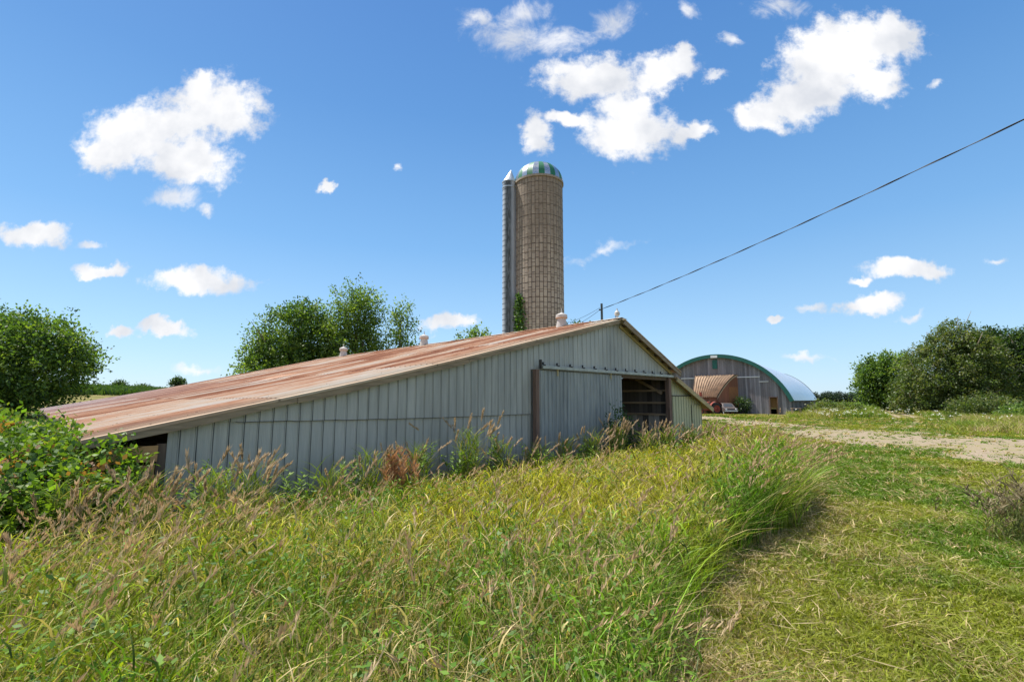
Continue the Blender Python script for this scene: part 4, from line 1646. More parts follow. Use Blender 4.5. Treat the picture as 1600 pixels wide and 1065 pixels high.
# ------------------------------------------------------------------ grass
def blades(pos, h, wd, az, lean, segs, col, twist, curl=2.0, dirs=None):
    """curved tapering blades; az = direction the tip leans to"""
    n = len(pos)
    tt = np.linspace(0, 1, segs + 1)
    dx, dy = np.cos(az), np.sin(az)
    fx, fy = np.cos(az + twist), np.sin(az + twist)
    v = np.empty((n, segs + 1, 2, 3), np.float32)
    for i, t in enumerate(tt):
        out_ = h * lean * t ** curl
        up = h * (t - 0.32 * np.minimum(lean, 1.3) * t ** (curl + 0.6))
        wv = wd * (1 - t ** 1.8 * 0.93) * 0.5 * (0.75 + 0.25 * min(1, t * 4))
        cx, cy, cz = pos[:, 0] + dx * out_, pos[:, 1] + dy * out_, pos[:, 2] + up
        v[:, i, 0] = np.stack([cx - fy * wv, cy + fx * wv, cz], 1)
        v[:, i, 1] = np.stack([cx + fy * wv, cy - fx * wv, cz], 1)
    base = (np.arange(n) * (segs + 1) * 2)[:, None]
    q = np.stack([np.stack([base[:, 0] + 2 * i, base[:, 0] + 2 * i + 1, base[:, 0] + 2 * i + 3, base[:, 0] + 2 * i + 2], 1) for i in range(segs)], 1).reshape(-1, 4)
    c = np.repeat(col, (segs + 1) * 2, 0)
    return v.reshape(-1, 3), q, c


def merge(parts):
    vs, qs, cs, o = [], [], [], 0
    for v, q, c in parts:
        vs.append(v); qs.append(q + o); cs.append(c)
        o += len(v)
    return np.concatenate(vs), np.concatenate(qs), np.concatenate(cs)


def seed_stalks(pos, h, wd, az, lean, col_s, col_h, rng, head_len=0.17, k=14, spread=0.35, hw=None):
    """flower stalks with feathery heads"""
    n = len(pos)
    parts = [blades(pos, h, wd, az, lean, 4, col_s, rng.random(n) * 6.28)]
    u = rng.random((n, k))
    t = 1 - (head_len / h)[:, None] * u
    out_ = (h * lean)[:, None] * t ** 2
    up = h[:, None] * (t - 0.32 * np.minimum(lean, 1.3)[:, None] * t ** 2.6)
    p = np.stack([pos[:, 0:1] + np.cos(az)[:, None] * out_, pos[:, 1:2] + np.sin(az)[:, None] * out_, pos[:, 2:3] + up], -1).reshape(-1, 3)
    m = len(p)
    ang = rng.random(m) * 6.28
    tang = np.stack([np.repeat(np.cos(az) * lean * 1.3, k), np.repeat(np.sin(az) * lean * 1.3, k), np.ones(m)], 1)
    d = tang / np.linalg.norm(tang, axis=1, keepdims=True) + spread * np.stack([np.cos(ang), np.sin(ang), 0.2 * rng.normal(size=m)], 1)
    nr = rand_dir(m, rng)
    ln = np.repeat(head_len, k) * (0.22 + 0.22 * rng.random(m))
    w_ = np.repeat(wd if hw is None else hw, k) * (1.4 + 0.8 * rng.random(m))
    v = leaf_quads(p, d, nr, ln, w_)
    c = np.repeat(np.repeat(col_h, k, 0) * (1 + 0.15 * rng.normal(size=(m, 1))).clip(0.5, 1.5), 4, 0)
    parts.append((v, quad_idx(m), c))
    return merge(parts)


EDGE = np.array([(0.25, -1.0), (0.45, 1.5), (0.85, 3.0), (1.25, 4.2), (2.2, 5.3), (4.45, 7.6), (5.6, 10.0), (7.0, 13.0), (9.2, 17.0), (10.4, 20.6), (10.6, 26.0), (9.0, 34.0)])


def edge_x(y):
    return np.interp(y, EDGE[:, 1], EDGE[:, 0])


def wall_dist(x, y):
    return (x - BO[0]) * 0.70923 - (y - BO[1]) * 0.70498, (x - BO[0]) * 0.70498 + (y - BO[1]) * 0.70923


def in_meadow(x, y):
    wd, s = wall_dist(x, y)
    ex = edge_x(y) + (vnoise(x, y, 1.3, 77, 2) - 0.5) * 0.7
    ok = x < ex
    inside = (s > -8.75) & (s < 10.32) & (wd < 0.10)
    return ok & ~inside & ((wd > 0.06) | (s > 10.32) | (s < -8.75))


def meadow_h(x, y):
    wd, s = wall_dist(x, y)
    h = 0.30 + 0.50 * sstep(0.3, 4.2, wd)
    h = np.where(s > 10.4, 0.55, h)
    h = h * (0.72 + 0.56 * vnoise(x, y, 0.55, 13, 3)) * (0.74 + 0.52 * vnoise(x, y, 1.7, 14, 2))
    ex = edge_x(y)
    h = h * (0.92 + 0.08 * sstep(0.0, 0.35, ex - x))
    h = h * (1 + 0.30 * sstep(2.6, 0.5, ex - x) * sstep(3.5, 6.5, y) * sstep(16, 11, y))
    return h


def sample_polar(n, r0, r1, a0, a1, dens, rng):
    rs = np.linspace(r0, r1, 400)
    p = rs * dens(rs)
    cdf = np.cumsum(p)
    cdf /= cdf[-1]
    r = np.interp(rng.random(n), cdf, rs)
    a = a0 + (a1 - a0) * rng.random(n)
    return r * np.sin(a), r * np.cos(a), r


G_LUSH = np.array((0.130, 0.255, 0.018))
G_YEL = np.array((0.43, 0.40, 0.035))
G_OLIVE = np.array((0.20, 0.25, 0.036))
G_STRAW = np.array((0.58, 0.45, 0.21))
G_BLUE = np.array((0.085, 0.150, 0.045))
WIND = 0.12


def meadow():
    rng = np.random.default_rng(201)
    x, y, r = sample_polar(18500, 0.75, 27.0, R(-62), R(50), lambda r: 1.0 / (1.0 + (r / 7.0) ** 1.5), rng)
    ye = 3.2 + 10.5 * rng.random(1500)
    xe = edge_x(ye) - np.abs(rng.normal(size=1500)) * 0.28
    x, y = np.concatenate([x, xe]), np.concatenate([y, ye])
    r = np.hypot(x, y)
    ok = in_meadow(x, y)
    x, y, r = x[ok], y[ok], r[ok]
    nt = len(x)
    k = 13
    H = meadow_h(x, y) * (0.66 + 0.52 * rng.random(nt))
    n1 = vnoise(x, y, 0.45, 51, 3) + 0.10 * sstep(4.5, 8.0, r) - 0.24 * sstep(5.5, 3.0, r)
    wd0, s0 = wall_dist(x, y)
    n1 = n1 + 0.16 * sstep(0.6, 2.0, wd0) * sstep(7.0, 4.5, wd0) * sstep(-6.5, -3.5, s0) * sstep(6.0, 2.0, s0)
    n2 = vnoise(x, y, 1.1, 52, 2)
    wd, s = wall_dist(x, y)
    # tuft colour from slow fields
    f = sstep(0.40, 0.68, n1)[:, None]
    c = G_LUSH * (1 - f) + G_YEL * f
    f2 = sstep(0.50, 0.72, n2)[:, None]
    c = c * (1 - 0.6 * f2) + G_OLIVE * 0.6 * f2
    edg = sstep(0.7, 0.1, edge_x(y) - x)[:, None]
    c = c * (1 - 0.55 * edg) + G_LUSH * 0.55 * edg  # darker green mixed in at the edge imitates its shaded side
    left = sstep(-1.0, -4.5, x + 0.2 * y)[:, None]
    c = c * (1 - 0.35 * left) + G_OLIVE * 0.35 * left
    c = c * (0.92 * np.exp(0.38 * rng.normal(size=(nt, 1)))).clip(0.42, 1.5)
    dry = (rng.random(nt) < 0.10 - 0.06 * sstep(0.9, 0.2, edge_x(y) - x) + 0.22 * sstep(0.52, 0.70, n2))[:, None]
    c = np.where(dry, G_STRAW * (0.8 + 0.3 * rng.random((nt, 1))), c)
    X = np.repeat(x, k) + rng.normal(size=nt * k) * 0.055
    Yy = np.repeat(y, k) + rng.normal(size=nt * k) * 0.055
    hh = np.repeat(H, k) * (0.45 + 0.65 * rng.random(nt * k))
    rr = np.repeat(r, k)
    az = rng.random(nt * k) * 6.283
    # wind bends everything a little to the right
    ln = 0.25 + 0.75 * rng.random(nt * k)
    vx, vy = np.cos(az) * ln + WIND, np.sin(az) * ln + 0.08
    az, ln = np.arctan2(vy, vx), np.hypot(vx, vy)
    col = np.repeat(c, k, 0) * (1 + 0.32 * rng.normal(size=(nt * k, 1))).clip(0.35, 1.9)
    st = rng.random(nt * k) < 0.055
    col[st] = G_STRAW * (0.6 + 0.5 * rng.random((st.sum(), 1)))
    wdt = (0.0042 + 0.00085 * rr) * (0.7 + 0.7 * rng.random(nt * k))
    # half of them are leaves that leave the stems part way up, broad and thrown about
    up = rng.random(nt * k) < 0.6
    z0 = np.where(up, np.repeat(H, k) * (0.15 + 0.65 * rng.random(nt * k)), 0)
    hh = np.where(up, 0.07 + 0.13 * rng.random(nt * k), hh)
    wdt = np.where(up, wdt * 1.6, wdt)
    ln = np.where(up, 0.5 + 1.1 * rng.random(nt * k), ln)
    az = np.where(up, rng.random(nt * k) * 6.283, az)
    pos = np.stack([X, Yy, z0], 1)
    v, q, cc = blades(pos, hh, wdt, az, ln, 4, col, 1.57 + 0.7 * rng.normal(size=nt * k))
    nb = 1300
    bx, by, br = sample_polar(nb * 2, 0.9, 15.0, R(-60), R(45), lambda r: 1.0 / (1.0 + (r / 7.0) ** 1.5), rng)
    okb = in_meadow(bx, by) & (vnoise(bx, by, 0.8, 57, 2) > 0.46)
    bx, by, br = bx[okb], by[okb], br[okb]
    kb = 16
    hb = meadow_h(bx, by) * (0.75 + 0.35 * rng.random(len(bx)))
    ub = rng.random((len(bx), kb))
    pb = np.stack([bx[:, None] + 0.07 * rng.normal(size=ub.shape), by[:, None] + 0.07 * rng.normal(size=ub.shape), hb[:, None] * (0.3 + 0.7 * ub)], -1).reshape(-1, 3)
    db = rand_dir(len(pb), rng) * np.array([1, 1, 0.4]) + np.array([0, 0, 0.15])
    lb = (0.030 + 0.035 * rng.random(len(pb))) * (1.15 - 0.4 * ub.ravel()) * np.repeat(0.7 + 0.10 * br, kb)
    vb = leaf_quads(pb, db, rand_dir(len(pb), rng) * 0.5 + np.array([0, 0, 1.0]), lb, lb * 0.5)
    cb = np.array(((0.10, 0.20, 0.022), (0.15, 0.26, 0.03), (0.07, 0.145, 0.022)))[rng.integers(0, 3, len(bx))]
    cb = np.repeat(np.repeat(cb, kb, 0) * (1 + 0.15 * rng.normal(size=(len(pb), 1))), 4, 0)
    v, q, cc = merge([(v, q, cc), (vb, quad_idx(len(pb)), cb)])
    o = np_mesh('meadow_grass', v, q, cc, M['grass'])
    tag(o, 'tall uncut yellow green meadow grass before the barn', 'grass', kind='stuff')
    # flowering stalks with feathery beige heads
    x, y, r = sample_polar(10500, 0.9, 24.0, R(-60), R(48), lambda r: 1.0 / (1.0 + (r / 8.0) ** 1.6), rng)
    wd, s = wall_dist(x, y)
    ex = edge_x(y)
    p = 0.16 + 0.80 * sstep(-0.9, -3.2, x + 0.25 * y - 0.5) + 0.9 * sstep(1.8, 0.4, ex - x) * sstep(4.5, 7, y) + 0.35 * sstep(0.5, 0.7, vnoise(x, y, 0.6, 91, 2))
    p = p * (0.15 + 0.85 * sstep(0.5, 2.2, wd))
    ok = in_meadow(x, y) & (rng.random(len(x)) < p)
    x, y, r = x[ok], y[ok], r[ok]
    n = len(x)
    h = meadow_h(x, y) * (0.95 + 0.25 * rng.random(n) + 0.35 * rng.random(n) ** 4) + 0.02
    hl = (0.10 + 0.09 * rng.random(n)) * np.minimum(1, h / 0.6)
    az = rng.normal(size=n) * 1.3 + 0.1
    lean = 0.25 + 0.55 * rng.random(n)
    wdt = 0.0026 + 0.00055 * r
    cs = np.array((0.36, 0.31, 0.12)) * (0.7 + 0.5 * rng.random((n, 1)))
    mixh = rng.random((n, 1))
    ch = np.array((0.56, 0.42, 0.245)) * mixh + np.array((0.44, 0.29, 0.16)) * (1 - mixh)
    v, q, cc = seed_stalks(np.stack([x, y, np.zeros(n)], 1), h, wdt, az, lean, cs, ch, rng, hl, 18, 0.30)
    o = np_mesh('seed_grass', v, q, cc, M['straw'])
    tag(o, 'dry beige seed heads standing above the meadow grass', 'grass', kind='stuff')


meadow()


def in_lane(x, y):
    """rough test: is the point on the gravel"""
    a, b = resample(LANE_NEAR, 60), resample(LANE_FAR, 60)
    poly = np.concatenate([a, b[::-1]])
    inside = np.zeros(len(x), bool)
    j = len(poly) - 1
    for i in range(len(poly)):
        xi, yi = poly[i]
        xj, yj = poly[j]
        cond = ((yi > y) != (yj > y)) & (x < (xj - xi) * (y - yi) / (yj - yi + 1e-12) + xi)
        inside ^= cond
        j = i
    return inside


def in_buildings(x, y):
    wd, s = wall_dist(x, y)
    b1 = (s > -9) & (s < 10.4) & (wd < 0.1) & (wd > -23.5)
    dx, dy = x - 32.8, y - 57.0
    fx = dx * AU.x + dy * AU.y
    fd = -(dx * AW.x + dy * AW.y)
    b2 = (fx > -0.1) & (fx < 16.6) & (fd < 0.1)
    b3 = (fx > 5.6) & (fx < 10.8) & (fd < 3.6) & (fd > 0)
    return b1 | b2 | b3 | (np.hypot(x - SXY[0], y - SXY[1]) < 3.0)


def mown():
    rng = np.random.default_rng(301)
    x, y, r = sample_polar(86000, 1.4, 60.0, R(-4), R(73), lambda r: 1.0 / (1.0 + (r / 5.0) ** 1.8), rng)
    ex = edge_x(y) + (vnoise(x, y, 1.3, 77, 2) - 0.5) * 0.9
    lane = in_lane(x, y)
    ok = (x > ex - 0.15) & ~in_buildings(x, y) & (~lane | (rng.random(len(x)) < 0.13 + 0.6 * sstep(0.54, 0.68, vnoise(x, y, 0.35, 61, 3))))
    x, y, r = x[ok], y[ok], r[ok]
    nt = len(x)
    k = 9
    n1 = vnoise(x, y, 0.5, 71, 3)
    n2 = vnoise(x, y, 1.6, 72, 2)
    f = sstep(0.40, 0.62, n1)[:, None]
    c = np.array((0.12, 0.205, 0.016)) * (1 - f) + np.array((0.25, 0.275, 0.030)) * f
    ed = sstep(1.4, 0.0, x - edge_x(y)) * sstep(14, 8, y)
    dry = (rng.random(nt) < 0.08 + 0.24 * sstep(0.55, 0.7, n2) + 0.42 * ed)[:, None]
    c = np.where(dry, np.array((0.50, 0.39, 0.19)) * (0.7 + 0.45 * rng.random((nt, 1))), c)
    X = np.repeat(x, k) + rng.normal(size=nt * k) * 0.05
    Yy = np.repeat(y, k) + rng.normal(size=nt * k) * 0.05
    rr = np.repeat(r, k)
    hgt = 0.040 + 0.07 * sstep(0.35, 0.75, n2) + 0.03 * rng.random(nt)
    hh = np.repeat(hgt, k) * (0.35 + 0.9 * rng.random(nt * k)) * (1 + 0.012 * rr)
    az = rng.random(nt * k) * 6.283
    ln = 0.5 + 1.1 * rng.random(nt * k)
    col = np.repeat(c, k, 0) * (1 + 0.20 * rng.normal(size=(nt * k, 1))).clip(0.45, 1.7)
    wdt = (0.004 + 0.0011 * rr) * (0.7 + 0.6 * rng.random(nt * k)) * np.where(rng.random(nt * k) < 0.25, 2.0, 1.0)
    pos = np.stack([X, Yy, ground_h(X, Yy)], 1)
    v, q, cc = blades(pos, hh, wdt, az, ln, 2, col, 1.57 + 0.7 * rng.normal(size=nt * k))
    o = np_mesh('mown_grass', v, q, cc, M['grass'])
    tag(o, 'short mown patchy grass beside the meadow', 'grass', kind='stuff')
    # cut straw lying along the meadow edge and over the mown strip
    n = 2000
    y = 1.2 + 12 * rng.random(n) ** 1.3
    x = edge_x(y) + np.abs(rng.normal(size=n)) * 0.75 - 0.35
    m2 = rng.random(n) < 0.35
    x = np.where(m2, edge_x(y) + 5 * rng.random(n), x)
    az = rng.random(n) * 6.283
    L = 0.10 + 0.32 * rng.random(n) ** 1.6
    d = np.stack([np.cos(az), np.sin(az), 0.10 * rng.normal(size=n) + 0.05], 1)
    r = np.hypot(x, y)
    pos = np.stack([x, y, 0.025 + 0.05 * rng.random(n)], 1)
    v = leaf_quads(pos, d, rand_dir(n, rng) + np.array([0, 0, 1.5]), L, 0.004 + 0.0007 * r)
    c = np.array((0.56, 0.44, 0.24)) * (0.55 + 0.6 * rng.random((n, 1)))
    o = np_mesh('cut_straw', v, quad_idx(n), np.repeat(c, 4, 0), M['straw'])
    tag(o, 'cut dry straw lying along the meadow edge', 'straw', kind='stuff')


mown()


def rough_grass():
    """half tall grass beyond the lane and round the far barn"""
    rng = np.random.default_rng(401)
    n0 = 46000
    x, y, r = sample_polar(n0, 22, 100, R(14), R(50), lambda r: 1.0 / (1 + (r / 26.0) ** 1.6), rng)
    far = resample(LANE_FAR, 60)
    fx = np.interp(x, far[:, 0][::-1], far[:, 1][::-1])
    # beyond the lane's far side, not on the wheel ruts, not over the mown apron in front of the round barn
    trk = np.array(TRK)
    tdist = np.abs(x - np.interp(y, trk[:, 1], trk[:, 0]))
    az = np.arctan2(x, y)
    verge = (y > 17) & (x > 24.5) & (x - 0.98 * y > -2.5) & ~in_lane(x, y) & (tdist > 2.4)
    back = (y > 47) & (az > R(29.5)) & (tdist > 1.8)
    ok = (verge | back) & ~in_buildings(x, y)
    x, y, r = x[ok], y[ok], r[ok]
    n = len(x)
    n1 = vnoise(x, y, 0.16, 81, 3)
    H = (0.28 + 0.62 * vnoise(x, y, 0.10, 82, 3)) * (0.7 + 0.5 * rng.random(n))
    az = np.arctan2(x, y)
    H = H * (1 + 0.9 * sstep(R(30.5), R(32.5), az) * sstep(R(37.8), R(36), az) * sstep(44, 50, y))
    c = np.where((n1 < 0.5)[:, None], np.array((0.17, 0.26, 0.026)), np.array((0.29, 0.32, 0.05)))
    dry = (rng.random(n) < 0.10 + 0.35 * sstep(0.58, 0.70, n1))[:, None]
    c = np.where(dry, np.array((0.46, 0.35, 0.20)), c) * (1 + 0.2 * rng.normal(size=(n, 1))).clip(0.5, 1.6)
    k = 3
    X = np.repeat(x, k) + rng.normal(size=n * k) * 0.12
    Yy = np.repeat(y, k) + rng.normal(size=n * k) * 0.12
    pos = np.stack([X, Yy, ground_h(X, Yy)], 1)
    v, q, cc = blades(pos, np.repeat(H, k) * (0.6 + 0.6 * rng.random(n * k)), np.repeat(0.010 + 0.0009 * r, k), rng.random(n * k) * 6.283, 0.3 + 0.6 * rng.random(n * k), 2,
                      np.repeat(c, k, 0), 1.57 + 0.6 * rng.normal(size=n * k))
    o = np_mesh('rough_grass', v, q, cc, M['grass'])
    tag(o, 'half tall rough grass bank beyond the gravel lane', 'grass', kind='stuff')
    # white umbel flowers scattered through it
    n = 420
    a = np.concatenate([R(34.2) + R(2.2) * rng.normal(size=64), R(38) + R(8) * rng.random(30)])
    rr = np.concatenate([43 + 12 * rng.random(64), 34 + 22 * rng.random(30)])
    x, y = rr * np.sin(a), rr * np.cos(a)
    ok = ~in_buildings(x, y) & ~in_lane(x, y)
    x, y = x[ok], y[ok]
    n = len(x)
    h = 0.55 + 0.55 * rng.random(n)
    z = ground_h(x, y)
    parts = [blades(np.stack([x, y, z], 1), h, np.full(n, 0.03), rng.random(n) * 6.28, 0.1 * rng.random(n), 2, np.tile((0.14, 0.19, 0.05), (n, 1)), rng.random(n) * 6)]
    k = 6
    p = np.repeat(np.stack([x, y, z + h * 0.98], 1), k, 0) + rng.normal(size=(n * k, 3)) * np.array([0.045, 0.045, 0.02])
    v = leaf_quads(p, rand_dir(n * k, rng) * np.array([1, 1, 0.3]), rand_dir(n * k, rng) * 0.4 + np.array([0, -0.5, 0.8]), np.full(n * k, 0.065), np.full(n * k, 0.065))
    parts.append((v, quad_idx(n * k), np.tile((0.74, 0.74, 0.68), (n * k * 4, 1))))
    v, q, cc = merge(parts)
    o = np_mesh('white_wildflowers', v, q, cc, M['grass'])
    tag(o, 'white umbel wildflowers scattered in the rough grass', 'wildflowers', kind='stuff')


rough_grass()


# crops on the far fields
def crop(name, label, a0, a1, r0, r1, h, cols, n, seed):
    rng = np.random.default_rng(seed)
    a = a0 + (a1 - a0) * rng.random(n)
    r = r0 + (r1 - r0) * rng.random(n)
    x, y = r * np.sin(a), r * np.cos(a)
    c = np.array(cols)[rng.integers(0, len(cols), n)]
    v, q, cc = blades(np.stack([x, y, ground_h(x, y)], 1), h * (0.7 + 0.5 * rng.random(n)), np.full(n, 0.34), rng.random(n) * 6.28, 0.3 + 0.4 * rng.random(n), 2, c, rng.random(n) * 6.28)
    o = np_mesh(name, v, q, cc, M['grass'])
    tag(o, label, 'crop', kind='stuff')


crop('crop_field', 'bright green level crop field before the far woodland', R(29), R(38.5), 130, 320, 0.5, [(0.15, 0.26, 0.03), (0.19, 0.29, 0.04)], 24000, 501)
crop('corn_field', 'dark green corn along the rise left of the barn', R(-48), R(-33), 118, 150, 1.5, [(0.06, 0.12, 0.025), (0.08, 0.14, 0.03)], 9000, 502)

# ------------------------------------------------------------------ bramble thicket on the left
BR = [(0.11, 0.21, 0.022), (0.17, 0.28, 0.030), (0.26, 0.34, 0.045), (0.08, 0.16, 0.022), (0.06, 0.12, 0.02), (0.14, 0.24, 0.027), (0.20, 0.31, 0.036), (0.09, 0.17, 0.025), (0.13, 0.22, 0.027), (0.18, 0.28, 0.03), (0.25, 0.13, 0.05)]
g = 'vine shrubs at the low barn corner'
shrub('vine_shrub', 'leafy green vine thicket with reddish shoots at the left edge', (-6.45, 5.5), [(0, 0, 0.58, 0.8, 0.8, 0.66), (-0.7, 0.5, 0.82, 0.85, 0.85, 0.58), (0.7, -0.3, 0.36, 0.6, 0.5, 0.46), (1.3, 0.1, 0.40, 0.5, 0.4, 0.44)],
      820, 20, 0.075, BR, 601, 'shrubleaf', g, 0.5, 0.34, 0.55)
shrub('vine_shrub', 'green and red vine shrub climbing on the low end of the rusty roof', (-6.6, 7.0), [(0, 0, 0.64, 0.80, 0.6, 0.56), (0.75, -0.3, 0.66, 0.5, 0.4, 0.46), (1.25, -0.65, 0.72, 0.34, 0.30, 0.38), (-0.9, 0.3, 0.72, 0.8, 0.7, 0.60)],
      640, 20, 0.072, BR, 602, 'shrubleaf', g, 0.5, 0.30, 0.55)
shrub('vine_shrub', 'taller bright green shrub behind the thicket at the far left', (-8.9, 7.6), [(0, 0, 0.82, 1.0, 0.9, 0.68), (-1.0, 0, 0.9, 0.9, 0.8, 0.70)],
      560, 18, 0.085, BR[:7], 603, 'shrubleaf', g, 0.5, 0.34, 0.55)
shrub('vine_shrub', 'small dark leafed shrub under the open timber bay', (-4.75, 6.15), [(0, 0, 0.30, 0.42, 0.3, 0.32), (-0.6, 0.0, 0.42, 0.5, 0.4, 0.42), (-1.1, -0.1, 0.5, 0.5, 0.4, 0.45)],
      420, 17, 0.066, [(0.07, 0.14, 0.02), (0.09, 0.17, 0.025), (0.30, 0.14, 0.05), (0.12, 0.2, 0.03)], 604, 'shrubleaf', g, 0.5, 0.24)

# elder weed by the sliding door, ivy on the silo
wx, wy = b2w(2.85, -0.75)
shrub('elder_bush', 'dark green leafy bush growing before the sliding door edge', (wx, wy), [(0, 0, 0.75, 0.30, 0.28, 0.60), (0.16, -0.05, 0.42, 0.36, 0.30, 0.36)], 120, 11, 0.085, [(0.045, 0.10, 0.035), (0.06, 0.13, 0.04), (0.035, 0.075, 0.03)], 611, 'shrubleaf', None, 0.3, 0.26)


def silo_vine():
    rng = np.random.default_rng(621)
    t = thing('silo_vine', 'green vine climbing the joint between silo and chute', 'vine', (SXY[0], SXY[1], 0))
    n = 1500
    z = 0.5 + 10.9 * rng.random(n)
    wdt = np.interp(z, [0.5, 8, 9.5, 10.8, 11.4], [1.0, 0.9, 0.8, 0.55, 0.15])
    u = rng.normal(size=n) * 0.30 * wdt
    ang = math.pi * 1.20 + u / SR * 1.4
    rr = SR + 0.10 + 0.22 * rng.random(n)
    p = np.stack([rr * np.cos(ang) , rr * np.sin(ang) - 0.1, z], 1)
    d = rand_dir(n, rng) + np.array([0, -0.4, -0.3])
    v = leaf_quads(p, d, rand_dir(n, rng) * 0.6 + np.array([-0.3, -0.9, 0.4]), 0.20 + 0.14 * rng.random(n), 0.16 + 0.08 * rng.random(n))
    c = pick_cols(n, [(0.075, 0.16, 0.02), (0.10, 0.20, 0.03), (0.05, 0.11, 0.02)], rng)
    np_mesh('foliage', v, quad_idx(n), np.repeat(c, 4, 0), M['leaf'], t)
    mb = MB()
    a = math.pi * 1.20
    mb.tube([((SR + 0.06) * math.cos(a + 0.03 * math.sin(z_)), (SR + 0.06) * math.sin(a + 0.03 * math.sin(z_)) - 0.1, z_) for z_ in np.linspace(0, 11, 14)], 0.03, 6)
    mb.build('stem', M['bark'], t)


silo_vine()


# ------------------------------------------------------------------ single weeds against the barn wall
def weed(kind, label, s, out_, h, nst, seed, group):
    """one clump of stalks: leafy reed grass with arching seed heads, or a dry dock"""
    rng = np.random.default_rng(seed)
    x, y = s if isinstance(s, tuple) else (b2w(s - 0.45, -out_ - 0.6) if s < 2.5 else b2w(s - 0.95, -out_ - 1.25))
    t = thing('reed_clump' if kind == 'reed' else 'dock_plant', label, 'weed', (x, y, 0), 0, group)
    dist = math.hypot(x, y)
    w0 = 0.003 + 0.0006 * dist
    nst = int(nst * 1.6)
    n = nst
    pos = np.stack([rng.normal(size=n) * 0.20, rng.normal(size=n) * 0.10, np.zeros(n)], 1)
    az = rng.normal(size=n) * 1.3
    lean = 0.12 + 0.5 * rng.random(n)
    n = nst
    hh = 1.12 * h * (0.72 + 0.32 * rng.random(n))
    if kind == 'reed':
        cs = np.array((0.33, 0.30, 0.12)) * (0.7 + 0.4 * rng.random((n, 1)))
        ch = np.array((0.55, 0.42, 0.27)) * (0.75 + 0.35 * rng.random((n, 1)))
        v, q, c = seed_stalks(pos, hh, np.full(n, w0), az, lean, cs, ch, rng, np.full(n, 0.24) * (0.8 + 0.4 * rng.random(n)), 34, 0.24, np.full(n, w0 * 1.5))
        np_mesh('seed_stalk', v, q, c, M['straw'], t)
        k = n * 16
        pl = np.stack([rng.normal(size=k).clip(-1.5, 1.5) * 0.12, rng.normal(size=k).clip(-1.5, 1.5) * 0.08, 0.70 * h * rng.random(k) ** 1.3], 1)
        cl = np.where((rng.random(k) < 0.8)[:, None], np.array((0.20, 0.27, 0.045)), np.array((0.42, 0.36, 0.13))) * (1 + 0.2 * rng.normal(size=(k, 1))).clip(0.5, 1.5)
        v, q, c = blades(pl, 0.20 + 0.30 * rng.random(k), np.full(k, w0 * 2.6), rng.random(k) * 6.28, 0.4 + 0.8 * rng.random(k), 3, cl, 1.57 + 0.5 * rng.normal(size=k))
        np_mesh('leaf_blades', v, q, c, M['grass'], t)
    else:
        cs = np.array((0.36, 0.20, 0.10)) * (0.7 + 0.4 * rng.random((n, 1)))
        ch = np.array((0.46, 0.25, 0.12)) * (0.75 + 0.4 * rng.random((n, 1)))
        v, q, c = seed_stalks(pos, hh, np.full(n, w0 * 1.2), az, lean * 0.5, cs, ch, rng, hh * 0.55, 46, 0.75, np.full(n, w0 * 1.6))
        np_mesh('seed_stalk', v, q, c, M['straw'], t)
    return t


g = 'reed grass clumps along the barn wall'
WEEDS = [
    ('reed', 'beige reed clump in front of the open timber bay at the low corner', (-4.15, 5.6), 0, 0.98, 12, g),
    ('reed', 'drooping brown reed clump rising from the vine thicket left of the timber bay', (-4.75, 5.3), 0, 0.95, 10, g),
    ('reed', 'tall pale reed clump just right of the wall corner', (-3.35, 5.6), 0, 1.12, 11, g),
    ('reed', 'leaning dry reed clump at the left end of the wall by the corner', -6.7, 0.9, 1.05, 8, g),
    ('reed', 'low reed clump with one arching head before the grey wall, second from the left', -5.6, 0.8, 0.85, 5, g),
    ('reed', 'thin pale reed clump standing left of the orange dock', -4.75, 0.5, 1.02, 6, g),
    ('dock', 'dense orange brown dried dock plant before the grey wall', -4.45, 0.75, 0.78, 9, None),
    ('reed', 'upright green reed clump with few heads right of the orange dock', -3.9, 0.55, 1.04, 6, g),
    ('reed', 'tallest reed clump with many golden heads before the wall seam', -2.7, 0.55, 1.38, 11, g),
    ('reed', 'bright green reed clump with long blades right of the tallest one', -1.75, 0.55, 1.00, 6, g),
    ('reed', 'low bent purplish reed clump left of the brown door post', -0.75, 0.6, 0.82, 6, g),
    ('reed', 'short reed clump growing at the foot of the brown door post', 0.25, 0.6, 0.88, 6, g),
    ('reed', 'slim reed clump before the left half of the sliding door', 1.05, 0.8, 1.05, 8, g),
    ('reed', 'thick golden reed clump before the middle of the sliding door', 2.15, 0.8, 1.28, 14, g),
    ('reed', 'dark based reed clump touching the leafy door bush', 3.0, 0.9, 1.08, 10, g),
    ('reed', 'reed clump with one tall straight spike at the left of the opening', 4.45, 0.7, 1.10, 9, g),
    ('reed', 'golden reed clump in front of the middle of the dark opening', 5.6, 0.8, 0.98, 12, g),
    ('reed', 'bushy golden reed clump at the right side of the dark opening', 6.9, 0.9, 1.00, 14, g),
    ('reed', 'small pale reed clump before the yellowish lean-to door', 8.5, 0.5, 0.85, 6, g),
]
for i, (kind, lab, s, o_, h, nst, gg) in enumerate(WEEDS):
    weed(kind, lab, s, o_, h, nst, 700 + i, gg)


